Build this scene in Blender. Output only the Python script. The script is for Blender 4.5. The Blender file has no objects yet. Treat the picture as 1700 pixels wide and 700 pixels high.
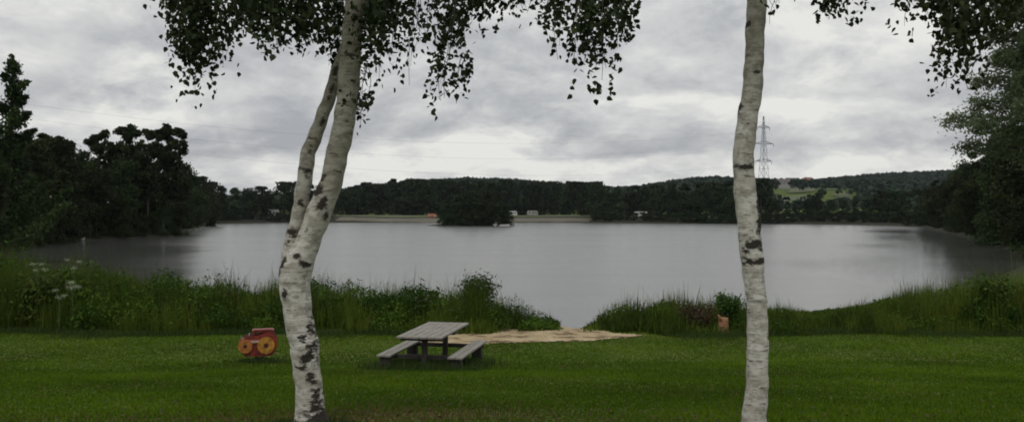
import bpy, math
import numpy as np
from mathutils import Vector

C = bpy.context.scene.collection
R = math.radians
F = 1334.0          # focal length in photo pixels (1700 wide), horizon at row 357
ZW = -4.0           # water level, the camera is at z = 0
rng = np.random.default_rng(7)


def at(px, py, d):
    return np.array([(px - 850) / F * d, d, -(py - 357) / F * d])


# ------------------------------------------------------------------ mesh helpers
class MB:
    """collects vertices and faces for one mesh"""
    def __init__(s):
        s.v = []; s.f = []; s.n = 0; s.mi = []; s.att = []

    def add(s, v, f, mi=0, att=None):
        v = np.asarray(v, float).reshape(-1, 3)
        s.v.append(v)
        for q in f:
            s.f.append([i + s.n for i in q]); s.mi.append(mi)
        s.att.append(np.zeros(len(v)) if att is None else np.asarray(att, float))
        s.n += len(v)

    def box(s, c, d, rz=0, mi=0, taper=1.0, rx=0):
        x, y, z = np.array(d) / 2
        p = np.array([[-x, -y, -z], [x, -y, -z], [x, y, -z], [-x, y, -z],
                      [-x * taper, -y * taper, z], [x * taper, -y * taper, z], [x * taper, y * taper, z], [-x * taper, y * taper, z]])
        if rx:
            cr, sr = math.cos(rx), math.sin(rx)
            p = p @ np.array([[1, 0, 0], [0, cr, sr], [0, -sr, cr]])
        cr, sr = math.cos(rz), math.sin(rz)
        p = p @ np.array([[cr, sr, 0], [-sr, cr, 0], [0, 0, 1]])
        s.add(p + np.array(c), [(0, 3, 2, 1), (4, 5, 6, 7), (0, 1, 5, 4), (1, 2, 6, 5), (2, 3, 7, 6), (3, 0, 4, 7)], mi)

    def tube(s, pts, rad, n=8, cap=True, mi=0, jit=0.0, attf=None):
        pts = np.asarray(pts, float); rad = np.broadcast_to(np.asarray(rad, float), (len(pts),))
        t = np.gradient(pts, axis=0); t /= np.linalg.norm(t, axis=1)[:, None] + 1e-12
        up = np.array([0, -1, 0.]) if abs(t[:, 1]).mean() < .8 else np.array([0, 0, 1.])
        a = np.cross(up, t); a /= np.linalg.norm(a, axis=1)[:, None] + 1e-12
        b = np.cross(t, a)
        th = np.linspace(0, 2 * math.pi, n, endpoint=False)
        rr = rad[:, None] * np.ones(n)
        if jit:
            rr = rr * (1 + jit * rng.normal(size=rr.shape))
        v = pts[:, None] + rr[..., None] * (np.cos(th)[None, :, None] * a[:, None] + np.sin(th)[None, :, None] * b[:, None])
        f = []
        m = len(pts)
        for i in range(m - 1):
            for j in range(n):
                k = (j + 1) % n
                f.append((i * n + j, i * n + k, (i + 1) * n + k, (i + 1) * n + j))
        if cap:
            f.append(tuple(range(n - 1, -1, -1))); f.append(tuple((m - 1) * n + j for j in range(n)))
        att = None if attf is None else attf(v, th)
        s.add(v.reshape(-1, 3), f, mi, None if att is None else att.reshape(-1))

    def build(s, name, mats, parent=None, smooth=False, origin=None, attname=None):
        v = np.concatenate(s.v)
        if origin is not None:
            v = v - np.array(origin)
        me = bpy.data.meshes.new(name)
        me.from_pydata(v.tolist(), [], s.f)
        if not isinstance(mats, (list, tuple)):
            mats = [mats]
        for m in mats: me.materials.append(m)
        me.polygons.foreach_set('material_index', s.mi)
        if smooth:
            me.polygons.foreach_set('use_smooth', [True] * len(me.polygons))
        if attname:
            a = me.attributes.new(attname, 'FLOAT', 'POINT'); a.data.foreach_set('value', np.concatenate(s.att))
        me.update()
        return link(name, me, parent, origin if parent is None else None)


def link(name, me, parent=None, loc=None):
    o = bpy.data.objects.new(name, me); C.objects.link(o)
    if parent is not None: o.parent = parent
    if loc is not None: o.location = Vector([float(q) for q in loc])
    return o


def polymesh(name, verts, k, mats, att=None, smooth=False):
    """N faces of k corners each from an (N*k,3) vertex array; att is per face"""
    verts = np.asarray(verts, np.float32).reshape(-1, 3)
    nf = len(verts) // k
    me = bpy.data.meshes.new(name)
    me.vertices.add(len(verts)); me.vertices.foreach_set('co', verts.ravel())
    me.loops.add(nf * k); me.loops.foreach_set('vertex_index', np.arange(nf * k, dtype=np.int32))
    me.polygons.add(nf)
    me.polygons.foreach_set('loop_start', np.arange(0, nf * k, k, dtype=np.int32))
    me.polygons.foreach_set('loop_total', np.full(nf, k, dtype=np.int32))
    for m in (mats if isinstance(mats, (list, tuple)) else [mats]): me.materials.append(m)
    if att is not None:
        a = me.attributes.new('tone', 'FLOAT', 'FACE'); a.data.foreach_set('value', np.asarray(att, np.float32))
    me.update(calc_edges=True)
    return me


def gridmesh(name, X, Y, Z, mat, keep=None, attrs=None):
    ny, nx = X.shape
    v = np.stack([X, Y, Z], -1).reshape(-1, 3).astype(np.float32)
    i = np.arange(ny - 1)[:, None] * nx + np.arange(nx - 1)[None]
    q = np.stack([i, i + 1, i + nx + 1, i + nx], -1).reshape(-1, 4)
    if keep is not None:
        kf = (keep.reshape(-1)[q]).all(1); q = q[kf]
    me = bpy.data.meshes.new(name)
    me.vertices.add(len(v)); me.vertices.foreach_set('co', v.ravel())
    me.loops.add(q.size); me.loops.foreach_set('vertex_index', q.ravel().astype(np.int32))
    me.polygons.add(len(q))
    me.polygons.foreach_set('loop_start', np.arange(0, q.size, 4, dtype=np.int32))
    me.polygons.foreach_set('loop_total', np.full(len(q), 4, dtype=np.int32))
    me.polygons.foreach_set('use_smooth', [True] * len(q))
    for an, av in (attrs or {}).items():
        a = me.attributes.new(an, 'FLOAT', 'POINT'); a.data.foreach_set('value', av.reshape(-1).astype(np.float32))
    me.materials.append(mat); me.update(calc_edges=True)
    return me


def tag(o, label=None, cat=None, group=None, kind=None):
    if label: o['label'] = label
    if cat: o['category'] = cat
    if group: o['group'] = group
    if kind: o['kind'] = kind
    return o


def empty(name, loc, rz=0):
    o = bpy.data.objects.new(name, None); C.objects.link(o)
    o.location = Vector([float(q) for q in loc]); o.rotation_euler = (0, 0, rz); o.empty_display_size = .3
    return o


def copy_tree(o, parent=None):
    c = o.copy(); C.objects.link(c); c.parent = parent
    for ch in list(o.children): copy_tree(ch, c)
    return c


# ------------------------------------------------------------------ materials
class NT:
    def __init__(s, name, disp=False):
        s.m = bpy.data.materials.new(name); s.m.use_nodes = True
        s.t = s.m.node_tree; s.n = s.t.nodes; s.l = s.t.links
        s.b = s.n['Principled BSDF']

    def node(s, typ, **kw):
        n = s.n.new(typ)
        for k, v in kw.items():
            if k.startswith('i_'):
                n.inputs[k[2:].replace('_', ' ')].default_value = v
            else: setattr(n, k, v)
        return n

    def coord(s, scale=(1, 1, 1), kind='Object'):
        tc = s.node('ShaderNodeTexCoord'); mp = s.node('ShaderNodeMapping')
        mp.inputs['Scale'].default_value = scale
        s.l.new(tc.outputs[kind], mp.inputs[0]); return mp.outputs[0]

    def noise(s, vec, scale, detail=4, rough=.55):
        n = s.node('ShaderNodeTexNoise'); n.inputs['Scale'].default_value = scale
        n.inputs['Detail'].default_value = detail; n.inputs['Roughness'].default_value = rough
        if vec is not None: s.l.new(vec, n.inputs['Vector'])
        return n.outputs['Fac']

    def ramp(s, fac, stops):
        r = s.node('ShaderNodeValToRGB'); e = r.color_ramp.elements
        while len(e) < len(stops): e.new(.5)
        for q, (p, c) in zip(e, stops):
            q.position = p; q.color = (*c, 1) if not isinstance(c, float) else (c, c, c, 1)
        s.l.new(fac, r.inputs[0]); return r.outputs[0]

    def mix(s, fac, a, b):
        m = s.node('ShaderNodeMix', data_type='RGBA')
        for sock, v in ((m.inputs[0], fac), (m.inputs[6], a), (m.inputs[7], b)):
            if isinstance(v, (int, float)): sock.default_value = v
            elif isinstance(v, tuple): sock.default_value = (*v, 1)
            else: s.l.new(v, sock)
        return m.outputs[2]

    def math(s, op, a, b=None, clamp=False):
        m = s.node('ShaderNodeMath', operation=op, use_clamp=clamp)
        for sock, v in zip(m.inputs, (a, b)):
            if v is None: continue
            if isinstance(v, (int, float)): sock.default_value = v
            else: s.l.new(v, sock)
        return m.outputs[0]

    def attr(s, name):
        a = s.node('ShaderNodeAttribute', attribute_name=name); return a.outputs['Fac']

    def out(s, color=None, rough=.7, bump=None, bs=.3, bd=.02, spec=.5):
        if color is not None:
            if isinstance(color, tuple): s.b.inputs['Base Color'].default_value = (*color, 1)
            else: s.l.new(color, s.b.inputs['Base Color'])
        if isinstance(rough, (int, float)): s.b.inputs['Roughness'].default_value = rough
        else: s.l.new(rough, s.b.inputs['Roughness'])
        s.b.inputs['Specular IOR Level'].default_value = spec
        if bump is not None:
            b = s.node('ShaderNodeBump'); b.inputs['Strength'].default_value = bs; b.inputs['Distance'].default_value = bd
            s.l.new(bump, b.inputs['Height']); s.l.new(b.outputs[0], s.b.inputs['Normal'])
        return s.m


def plain(name, col, rough=.6, var=.25, scale=8, bs=.2):
    k = NT(name); v = k.coord()
    n = k.noise(v, scale)
    c = k.ramp(n, [(.3, tuple(x * (1 - var) for x in col)), (.7, tuple(min(1, x * (1 + var)) for x in col))])
    return k.out(c, rough, n, bs, .01)


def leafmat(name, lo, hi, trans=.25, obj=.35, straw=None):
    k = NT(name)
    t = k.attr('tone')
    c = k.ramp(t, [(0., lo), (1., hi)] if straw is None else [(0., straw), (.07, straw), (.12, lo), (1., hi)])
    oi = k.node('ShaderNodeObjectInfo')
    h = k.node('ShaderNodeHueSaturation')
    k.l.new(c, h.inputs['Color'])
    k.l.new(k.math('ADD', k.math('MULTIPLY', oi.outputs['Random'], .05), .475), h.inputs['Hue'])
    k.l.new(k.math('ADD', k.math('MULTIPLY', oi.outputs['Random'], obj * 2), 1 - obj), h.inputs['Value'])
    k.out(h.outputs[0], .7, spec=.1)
    if trans:
        tr = k.node('ShaderNodeBsdfTranslucent'); k.l.new(h.outputs[0], tr.inputs[0])
        ms = k.node('ShaderNodeMixShader'); ms.inputs[0].default_value = trans
        k.l.new(k.b.outputs[0], ms.inputs[1]); k.l.new(tr.outputs[0], ms.inputs[2])
        k.l.new(ms.outputs[0], k.n['Material Output'].inputs[0])
    return k.m


M = {}
M['leaf_far'] = leafmat('foliage_far', (.009, .018, .007), (.034, .050, .018), 0, .35)
M['leaf_dark'] = leafmat('foliage_dark', (.010, .018, .006), (.042, .058, .018), .08, .35)
M['leaf_willow'] = leafmat('foliage_willow', (.09, .125, .06), (.19, .23, .13), .45, .05)
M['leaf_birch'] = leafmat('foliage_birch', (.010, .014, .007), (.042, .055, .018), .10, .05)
M['leaf_hill'] = leafmat('foliage_hill', (.010, .020, .013), (.028, .044, .024), 0, .1)
M['reed'] = leafmat('reed_leaves', (.014, .038, .004), (.100, .160, .018), .2, .0, (.13, .115, .05))
M['grass'] = leafmat('grass_blades', (.032, .070, .002), (.105, .165, .006), .2, .0, (.11, .085, .03))
M['tuft'] = leafmat('long_grass', (.025, .045, .010), (.07, .10, .025), .2, .0)  # darker than the lawn, so its colour also supplies contact shade under the table
M['bark_dark'] = plain('dark_bark', (.05, .042, .034), .9, .4, 6)


def birch_bark():
    k = NT('birch_bark')
    fine = k.noise(k.coord((9, 9, 62)), 1.0, 5, .65)
    blot = k.noise(k.coord((9, 9, 15)), 1.0, 6, .68)
    big = k.noise(k.coord((2.2, 2.2, 3.0)), 1.0, 4, .6)
    band = k.noise(k.coord((1.6, 1.6, 26)), 1.0, 5, .65)
    base = k.mix(k.ramp(big, [(.38, 0.), (.62, 1.)]), (.44, .415, .36), (.68, .66, .61))
    base = k.mix(k.ramp(blot, [(.44, 0.), (.60, .8)]), base, (.27, .245, .20))
    base = k.mix(k.ramp(band, [(.53, 0.), (.68, .45)]), base, (.23, .205, .165))
    moss = k.attr('moss')
    base = k.mix(k.math('MULTIPLY', moss, .80), base, k.mix(k.ramp(blot, [(.4, 0.), (.6, 1.)]), (.18, .17, .115), (.10, .095, .065)))
    lent = k.ramp(fine, [(.58, 0.), (.64, .85)])
    base = k.mix(lent, base, (.085, .07, .055))
    sc = k.attr('scar')
    rag = k.noise(k.coord((16, 16, 30)), 1.0, 6, .75)
    sm = k.math('MULTIPLY', k.math('SUBTRACT', k.math('ADD', sc, k.math('MULTIPLY', rag, 2.2)), 1.62), 5.0, True)
    base = k.mix(sm, base, (.035, .028, .022))
    hgt = k.math('SUBTRACT', k.math('ADD', k.math('MULTIPLY', fine, .5), blot), k.math('MULTIPLY', sm, .4))
    return k.out(base, .8, hgt, .8, .015, .25)


M['birch'] = birch_bark()


def ground_mat():
    k = NT('ground')
    v = k.coord()
    n1 = k.noise(v, .25, 5, .6); n2 = k.noise(v, 1.6, 5, .65); n3 = k.noise(v, 18, 4, .7)
    g = k.ramp(n2, [(.3, (.034, .062, .003)), (.7, (.075, .110, .006))])
    g = k.mix(k.ramp(n1, [(.42, 0.), (.66, .7)]), g, (.085, .095, .020))
    g = k.mix(k.math('MULTIPLY', k.ramp(n3, [(.5, 0.), (.8, 1.)]), .4), g, (.03, .042, .010))
    worn = k.attr('worn')
    w = k.math('MULTIPLY', k.math('SUBTRACT', k.math('ADD', worn, k.math('MULTIPLY', n2, 1.1)), .85), 3.0, True)
    g = k.mix(k.math('MULTIPLY', w, .75), g, (.095, .075, .035))
    mud = k.attr('mud')
    g = k.mix(mud, g, (.026, .026, .015))
    return k.out(g, .95, n3, .5, .03, .2)


M['ground'] = ground_mat()


def water_mat():
    k = NT('lake_water')
    v = k.coord((1, 1, 1))
    n1 = k.noise(k.coord((.9, 1.6, 1)), 1.7, 3, .6)
    n2 = k.noise(k.coord((.03, .09, 1)), 1.0, 3, .5)
    hgt = n1
    n3 = k.noise(k.coord((.12, .35, 1)), 1.0, 4, .6)
    cm = k.math('MULTIPLY', k.attr('calm'), k.ramp(n3, [(.36, .72), (.60, 1.)]), True)
    ro = k.mix(cm, k.ramp(n2, [(.35, .21), (.7, .27)]), (.055, .055, .055))
    m = k.out((.08, .082, .075), ro, hgt, .28, .06, .5)
    k.b.inputs['IOR'].default_value = 2.9
    return m


M['water'] = water_mat()
k = NT('sand'); v = k.coord(); n = k.noise(v, 1.3, 5, .65); n2 = k.noise(v, 25, 4, .7)
c = k.ramp(n, [(.40, (.13, .09, .05)), (.48, (.34, .26, .15)), (.68, (.47, .38, .235))])
c = k.mix(k.math('MULTIPLY', k.ramp(n2, [(.45, 0.), (.75, 1.)]), .35), c, (.20, .16, .10))
M['sand'] = k.out(c, .95, n2, .6, .03, .2)
M['field'] = plain('pasture', (.065, .080, .028), .95, .2, .02, 0)
M['field_dark'] = plain('meadow', (.06, .10, .03), .95, .25, .02, 0)
M['beach'] = plain('beach', (.10, .09, .065), .95, .2, .08, 0)
k = NT('weathered_wood'); a = k.noise(k.coord((28, 1.6, 28)), 1.0, 5, .65); b = k.noise(k.coord(), 3, 3)
c = k.ramp(a, [(.3, (.11, .10, .085)), (.7, (.32, .295, .26))]); c = k.mix(k.ramp(b, [(.4, 0.), (.7, .5)]), c, (.21, .21, .17))
M['wood'] = k.out(c, .75, a, .5, .01, .35)
M['dark_wood'] = plain('dark_timber', (.035, .030, .026), .8, .3, 12)
M['red'] = plain('red_paint', (.17, .022, .014), .5, .55, 9, .1)
M['darkred'] = plain('dark_red_paint', (.06, .010, .010), .5, .25, 5, .05)
M['yellow'] = plain('yellow_paint', (.36, .17, .022), .5, .5, 11, .1)
M['orange'] = plain('orange_paint', (.32, .12, .025), .5, .5, 11, .1)
M['pink'] = plain('faded_pink_board', (.48, .30, .25), .5, .15, 5, .05)
M['steel'] = plain('spring_steel', (.06, .06, .06), .4, .2, 5, .05)
M['pylon'] = plain('galvanised_steel', (.15, .17, .20), .6, .1, 1, 0)
M['white'] = plain('white_panel', (.46, .46, .43), .5, .12, 2, .02)
M['cream'] = plain('cream_panel', (.26, .26, .23), .55, .12, 2, .02)
M['glass'] = plain('dark_window', (.03, .035, .04), .15, .1, 3, 0)
M['tyre'] = plain('rubber', (.02, .02, .02), .8, .1, 3, 0)
M['tent'] = plain('orange_canvas', (.22, .085, .045), .8, .2, 1, .02)
M['roof'] = plain('grey_roof_tiles', (.10, .085, .08), .8, .2, 2, .1)
M['redroof'] = plain('red_roof_tiles', (.17, .07, .05), .8, .2, 2, .1)
M['render'] = plain('house_render', (.25, .25, .24), .8, .1, 1, 0)
M['stump_cut'] = plain('cut_wood', (.26, .13, .06), .8, .3, 10, .2)
M['deadleaf'] = leafmat('dead_leaves', (.035, .026, .016), (.085, .06, .035), .15, 0)
M['flower'] = plain('flower_white', (.34, .37, .24), .8, .1, 10, 0)
M['stalk'] = plain('green_stalk', (.06, .09, .03), .8, .2, 10, 0)
M['bush'] = leafmat('bush_leaves', (.025, .050, .010), (.08, .125, .022), .2, 0.05)
M['bush_dark'] = leafmat('dark_bush_leaves', (.018, .034, .010), (.055, .085, .022), .2, 0.05)

# ------------------------------------------------------------------ terrain
SH = np.array([(-38, 55), (-47, 75), (-56.7, 90.0), (-60.4, 101.0), (-64.0, 112.0), (-67.7, 124.0), (-67.8, 131.0), (-66.8, 137.0), (-66.3, 144.0), (-65.4, 150.0), (-64.3, 156.0), (-72, 178), (-125, 330), (-140, 385), (-124, 425), (-60, 433),
               (-10, 431), (42, 432), (50, 402), (80, 387), (115, 373), (140, 342), (141, 282), (127.3, 249.0), (113.2, 217.0), (101.2, 189.0), (91.6, 167.0), (83.8, 149.0), (75.6, 131.0), (67.1, 113.0), (59.3, 97.0), (51.2, 81.0), (44.9, 69.0),
               (33, 54), (24, 41), (14, 33), (8, 30.3), (3.6, 29), (2.3, 27.6), (1.2, 28.4), (-2, 30), (-6, 31.3), (-14, 35),
               (-24, 42)], float)
ISL = (-19.5, 300.0, 12.5, 5.0)


def sdf(x, y):
    """signed distance to the shoreline, negative in the lake"""
    d = np.full(x.shape, 1e9); inside = np.zeros(x.shape, bool)
    n = len(SH)
    for i in range(n):
        a = SH[i]; b = SH[(i + 1) % n]
        e = b - a; wx = x - a[0]; wy = y - a[1]
        t = np.clip((wx * e[0] + wy * e[1]) / (e @ e), 0, 1)
        d = np.minimum(d, np.hypot(wx - e[0] * t, wy - e[1] * t))
        c = ((a[1] <= y) & (y < b[1])) | ((b[1] <= y) & (y < a[1]))
        with np.errstate(divide='ignore', invalid='ignore'):
            xi = a[0] + (y - a[1]) / (e[1] if e[1] else 1e-9) * e[0]
        inside ^= c & (x < xi)
    s = np.where(inside, -d, d)
    di = (np.hypot((x - ISL[0]) / ISL[2], (y - ISL[1]) / ISL[3]) - 1) * ISL[3]
    return np.maximum(s, -di) * 1.0 if False else np.where(di < 0, np.maximum(s, -di), np.where(inside, -np.minimum(d, di), s))


HILLS = [(640, 1500, 50, 240, 400), (300, 1250, 27, 80, 220), (-45, 1250, 42, 170, 240), (-500, 1400, 20, 260, 260), (1150, 1400, 55, 300, 350),
         (340, 850, 15, 110, 130)]


def waves(x, y):
    return (np.sin(x * .31 + 1.3 * np.sin(y * .17)) * np.cos(y * .27 + .8 * np.sin(x * .23)))


def height(x, y):
    x = np.asarray(x, float); y = np.asarray(y, float)
    s = sdf(x, y)
    lawn = np.interp(y, [-60, 0, 5, 7.4, 12, 17, 19.5, 26, 30, 60], [-1.2, -1.55, -1.68, -1.9, -2.58, -3.28, -3.57, -3.84, -3.86, -3.86])
    lawn = lawn + .035 * waves(x * 1.2, y * 1.2)
    far = ZW + .75 + .25 * waves(x * .3, y * .3)
    bl = np.clip((y - 32) / 30, 0, 1)
    land = lawn * (1 - bl) + far * bl
    for hx, hy, hh, sx, sy in HILLS:
        land = land + hh * np.exp(-((x - hx) / sx) ** 2 / 2 - ((y - hy) / sy) ** 2 / 2) * np.clip((y - 480) / 200, 0, 1)
    land = land + 3.0 * np.clip((s - 3) / 20, 0, 1) * np.clip((y - 310) / 60, 0, 1)
    bank = ZW + .10 + np.maximum(s, 0) * .30
    out = np.minimum(land, np.where(s < 60, bank, 1e9))
    return np.where(s < 0, ZW + .10 * 0 - .05 + np.maximum(-2.0, s * .35), out)


def spacing(vals):
    o = []
    for a, b, st in vals: o.append(np.arange(a, b, st))
    return np.concatenate(o + [np.array([vals[-1][1]])])


sx = spacing([(-2600, -800, 90), (-800, -200, 12), (-200, -60, 4), (-60, -24, 1.2), (-24, 24, .35), (24, 60, 1.2), (60, 200, 4), (200, 900, 12), (900, 2700, 90)])
sy = spacing([(-400, -60, 20), (-60, 0, 3), (0, 38, .35), (38, 70, 1.0), (70, 200, 3), (200, 470, 4), (470, 1900, 18), (1900, 4100, 200)])
GX, GY = np.meshgrid(sx, sy)
GZ = height(GX, GY)
GS = sdf(GX, GY)
worn = np.zeros(GX.shape)
for wx, wy, wr, wa in [(-1.15, 8.1, 1.0, .55), (-1.8, 7.5, .9, .6), (-2.6, 7.6, .6, .4), (.4, 7.3, .9, .35), (-.4, 8.6, .5, .6), (-3.9, 7.2, .8, .3), (2.6, 6.6, .8, .4), (3.5, 13, 1.4, .22), (6.5, 15, 1.2, .2), (-1.9, 18.6, 1.6, .25)]:
    worn = np.maximum(worn, wa * np.exp(-((GX - wx) / (wr * 1.5)) ** 2 - ((GY - wy) / (wr * .8)) ** 2))
mud = np.clip(1 - GS / .8, 0, 1) * (GS < 3)
mud = np.maximum(mud, np.clip((GY - 44) / 10, 0, 1) * (GY < 600))
terrain = link('ground', gridmesh('ground', GX, GY, GZ, M['ground'], attrs={'worn': worn, 'mud': mud}))
tag(terrain, 'mown green lawn sloping to the lake and the land around it', kind='structure')

wx, wy = np.meshgrid(np.arange(-260., 261, 4), np.arange(20., 472, 4))
wsd = sdf(wx, wy)
calm = np.clip((-.385 * wy - wx + 3 * waves(wx * .25, wy * .3)) / 7, 0, 1) * np.clip((230 - wy) / 60, 0, 1)
calm = np.maximum(calm, np.clip(1 + (wsd + 9 + 4 * waves(wx * .3, wy * .35)) / 12, 0, 1) * (wx > 20) * np.clip((260 - wy) / 60, 0, 1))
water = link('water', gridmesh('water', wx, wy, wx * 0 + ZW, M['water'], attrs={'calm': calm}))
tag(water, 'grey lake water with a soft sheen', kind='structure')


def groundz(x, y):
    """height of the ground mesh as built, bilinear"""
    x = np.atleast_1d(np.asarray(x, float)); y = np.atleast_1d(np.asarray(y, float))
    i = np.clip(np.searchsorted(sx, x) - 1, 0, len(sx) - 2); j = np.clip(np.searchsorted(sy, y) - 1, 0, len(sy) - 2)
    u = (x - sx[i]) / (sx[i + 1] - sx[i]); w = (y - sy[j]) / (sy[j + 1] - sy[j])
    return GZ[j, i] * (1 - u) * (1 - w) + GZ[j, i + 1] * u * (1 - w) + GZ[j + 1, i] * (1 - u) * w + GZ[j + 1, i + 1] * u * w


def gz(x, y): return float(groundz(x, y)[0])


# sand patch and far beach, lying on the ground
def sheet(name, poly, mat, step, lift, rag, label, kind):
    poly = np.array(poly, float)
    x0, y0 = poly.min(0) - rag; x1, y1 = poly.max(0) + rag
    X, Y = np.meshgrid(np.arange(x0, x1 + step, step), np.arange(y0, y1 + step, step))
    d = np.full(X.shape, 1e9); ins = np.zeros(X.shape, bool)
    for i in range(len(poly)):
        a = poly[i]; b = poly[(i + 1) % len(poly)]; e = b - a
        t = np.clip(((X - a[0]) * e[0] + (Y - a[1]) * e[1]) / (e @ e), 0, 1)
        d = np.minimum(d, np.hypot(X - a[0] - e[0] * t, Y - a[1] - e[1] * t))
        c = ((a[1] <= Y) & (Y < b[1])) | ((b[1] <= Y) & (Y < a[1]))
        ins ^= c & (X < a[0] + (Y - a[1]) / (e[1] if e[1] else 1e-9) * e[0])
    s = np.where(ins, d, -d)
    nz = rag * (waves(X * 4 / step * .35, Y * 5 / step * .35) * .5 + .5 * waves(X * 1.7 / step * .35 + 3, Y * 2 / step * .35))
    if name == 'sand': nz = .10 * waves(X * 5, Y * 6) + .10 * waves(X * 13 + 2, Y * 11) + .12 * np.random.default_rng(3).normal(size=X.shape)
    keep = s + nz > 0
    Z = groundz(X.ravel(), Y.ravel()).reshape(X.shape) + lift
    if name == 'sand': Z = Z + .006 * waves(X * 12, Y * 15) + .004 * waves(X * 27 + 2, Y * 23) + np.random.default_rng(4).normal(size=X.shape) * .003 + .014
    o = link(name, gridmesh(name, X, Y, Z, mat, keep))
    return tag(o, label, kind=kind)


sheet('sand', [(-2.7, 23.3), (-1.2, 23.0), (.5, 23.5), (2.2, 23.8), (3.5, 24.7), (4.35, 25.4), (4.4, 25.9), (3.4, 26.3), (2.9, 27.2), (2.2, 27.9), (1.3, 28.2), (.9, 27.1), (-1.1, 27.6), (-2.3, 27.2), (-3.0, 25.3)],
      M['sand'], .05, .010, .22, 'pale trampled sand patch running down to the water', 'structure')
sheet('beach', [(-96, 431.3), (-60, 433.3), (-10, 431.3), (42, 432.3), (47, 445), (-20, 446), (-96, 446)], M['beach'], 1.0, .12, .3, 'grey sandy beach on the far shore', 'structure')
sheet('meadow', [(-100, 447), (52, 447), (60, 500), (-110, 500)], M['field'], 3.0, .15, .8, 'yellow green grass strip behind the far beach', 'structure')
for i, (a, b, y0, y1, mt) in enumerate([(1292, 1372, 700, 790, 'field'), (1376, 1418, 690, 800, 'field'), (1300, 1360, 815, 900, 'field'), (1275, 1330, 640, 700, 'field_dark'), (1350, 1425, 840, 950, 'field_dark'), (1255, 1292, 760, 860, 'field_dark')]):
    pl = [((a - 850) / F * y0, y0), ((b - 850) / F * y0, y0), ((b - 850) / F * y1, y1), ((a - 850) / F * y1, y1)]
    sheet('field', pl, M[mt], 6.0, 1.0, 3, 'pale green pasture on the far hillside', 'structure')


# ------------------------------------------------------------------ foliage
def leaf_quads(cen, size, r, stretch=1.6, droop=0.0, k=4):
    """one leaf per centre: a pointed quad, random direction"""
    n = len(cen)
    a = r.normal(size=(n, 3)); a[:, 2] -= droop * 1.2; a /= np.linalg.norm(a, axis=1)[:, None]
    b = np.cross(a, r.normal(size=(n, 3))); b /= np.linalg.norm(b, axis=1)[:, None]
    s = np.asarray(size).reshape(-1, 1) * (.7 + .6 * r.random((n, 1)))
    A = a * s * .5 * stretch ** .5; B = b * s * .5 / stretch ** .5
    return np.stack([cen - A, cen - A * .1 + B, cen + A, cen - A * .1 - B], 1).reshape(-1, 3)


def profile(shape, t):
    if shape == 'round': return np.sqrt(np.clip(1 - ((t - .52) / .52) ** 2, 0.02, 1))
    if shape == 'tall': return np.sqrt(np.clip(1 - ((t - .45) / .58) ** 2, 0.02, 1)) * (1.05 - .3 * t)
    if shape == 'bush': return np.sqrt(np.clip(1 - (t * .97) ** 2.2, 0.02, 1))
    if shape == 'cone': return np.clip(1.02 - t, .03, 1) ** .85
    return np.ones_like(t)


def crown_mesh(name, mat, H, Rr, base, nl, leaves, size, shape, seed, lobe=.32, hollow=.45):
    r = np.random.default_rng(seed)
    cs = []; ts = []
    tl = np.sort(r.random(nl)) ** .9
    for i in range(nl):
        t = tl[i]; z = (base + (1 - base) * t) * H
        rr = profile(shape, np.array(t)) * Rr
        ph = r.random() * 6.283; q = math.sqrt(r.random()) * .8
        cen = np.array([math.cos(ph) * rr * q, math.sin(ph) * rr * q, z])
        lr = Rr * lobe * (.6 + .8 * r.random()) * (1.1 - .45 * t)
        m = int(leaves / nl)
        d = r.normal(size=(m, 3)); d /= np.linalg.norm(d, axis=1)[:, None]
        rad = lr * (hollow + (1 - hollow) * r.random((m, 1)) ** .6) * (1 + .25 * r.normal(size=(m, 1)))
        p = cen + d * rad * np.array([1, 1, .8])
        p[:, 2] = np.minimum(p[:, 2], H * (1.0 + .02 * r.random(m)))
        p[:, 2] = np.maximum(p[:, 2], .12 * H * base + .15)
        tone = np.clip(.35 + .25 * r.normal() + .18 * r.normal(size=m), 0, 1)
        cs.append(p); ts.append(tone)
    cen = np.concatenate(cs); tone = np.concatenate(ts)
    return polymesh(name, leaf_quads(cen, size, r, 1.3), 4, mat, tone)


def trunk_mesh(name, mat, H, r0, seed, limbs=6, lean=.02, base=.3, spread=.5):
    r = np.random.default_rng(seed); m = MB()
    t = np.linspace(0, 1, 9)
    wob = np.cumsum(r.normal(size=(9, 2)) * lean * H * .35, axis=0) * .5
    P = np.stack([wob[:, 0] - wob[0, 0], wob[:, 1] - wob[0, 1], t * H * .93 - .25], 1)
    m.tube(P, r0 * (1 - t * .88) * np.where(t == 0, 1.35, 1), 8)
    for i in range(limbs):
        u = base * .8 + (.85 - base * .8) * (i + r.random() * .6) / limbs
        p0 = np.array([np.interp(u, t, P[:, q]) for q in range(3)])
        ph = r.random() * 6.283; L = H * spread * (.55 + .4 * r.random()) * (1.1 - u * .8)
        s = np.linspace(0, 1, 6)[:, None]
        d = np.array([math.cos(ph), math.sin(ph), 0]) * s * L * .75 + np.array([0, 0, 1]) * (s ** 1.3) * L * .6
        m.tube(p0 + d + r.normal(size=(6, 3)) * s * L * .03, r0 * (1 - u * .75) * .45 * (1 - s[:, 0] * .85), 6)
    o = m.build(name, mat, None, True)
    me = o.data; bpy.data.objects.remove(o); return me


PROTO = {}


def proto(kind, H, Rr, base, nl, leaves, size, shape, seed, mat, lobe=.32, hollow=.45, r0=.25, limbs=6, spread=.4):
    PROTO[kind] = (crown_mesh(kind + '_crown', M[mat], H, Rr, base, nl, leaves, size, shape, seed, lobe, hollow),
                   trunk_mesh(kind + '_trunk', M['bark_dark'], H, r0, seed + 50, limbs, .02, base, spread), H)


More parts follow.
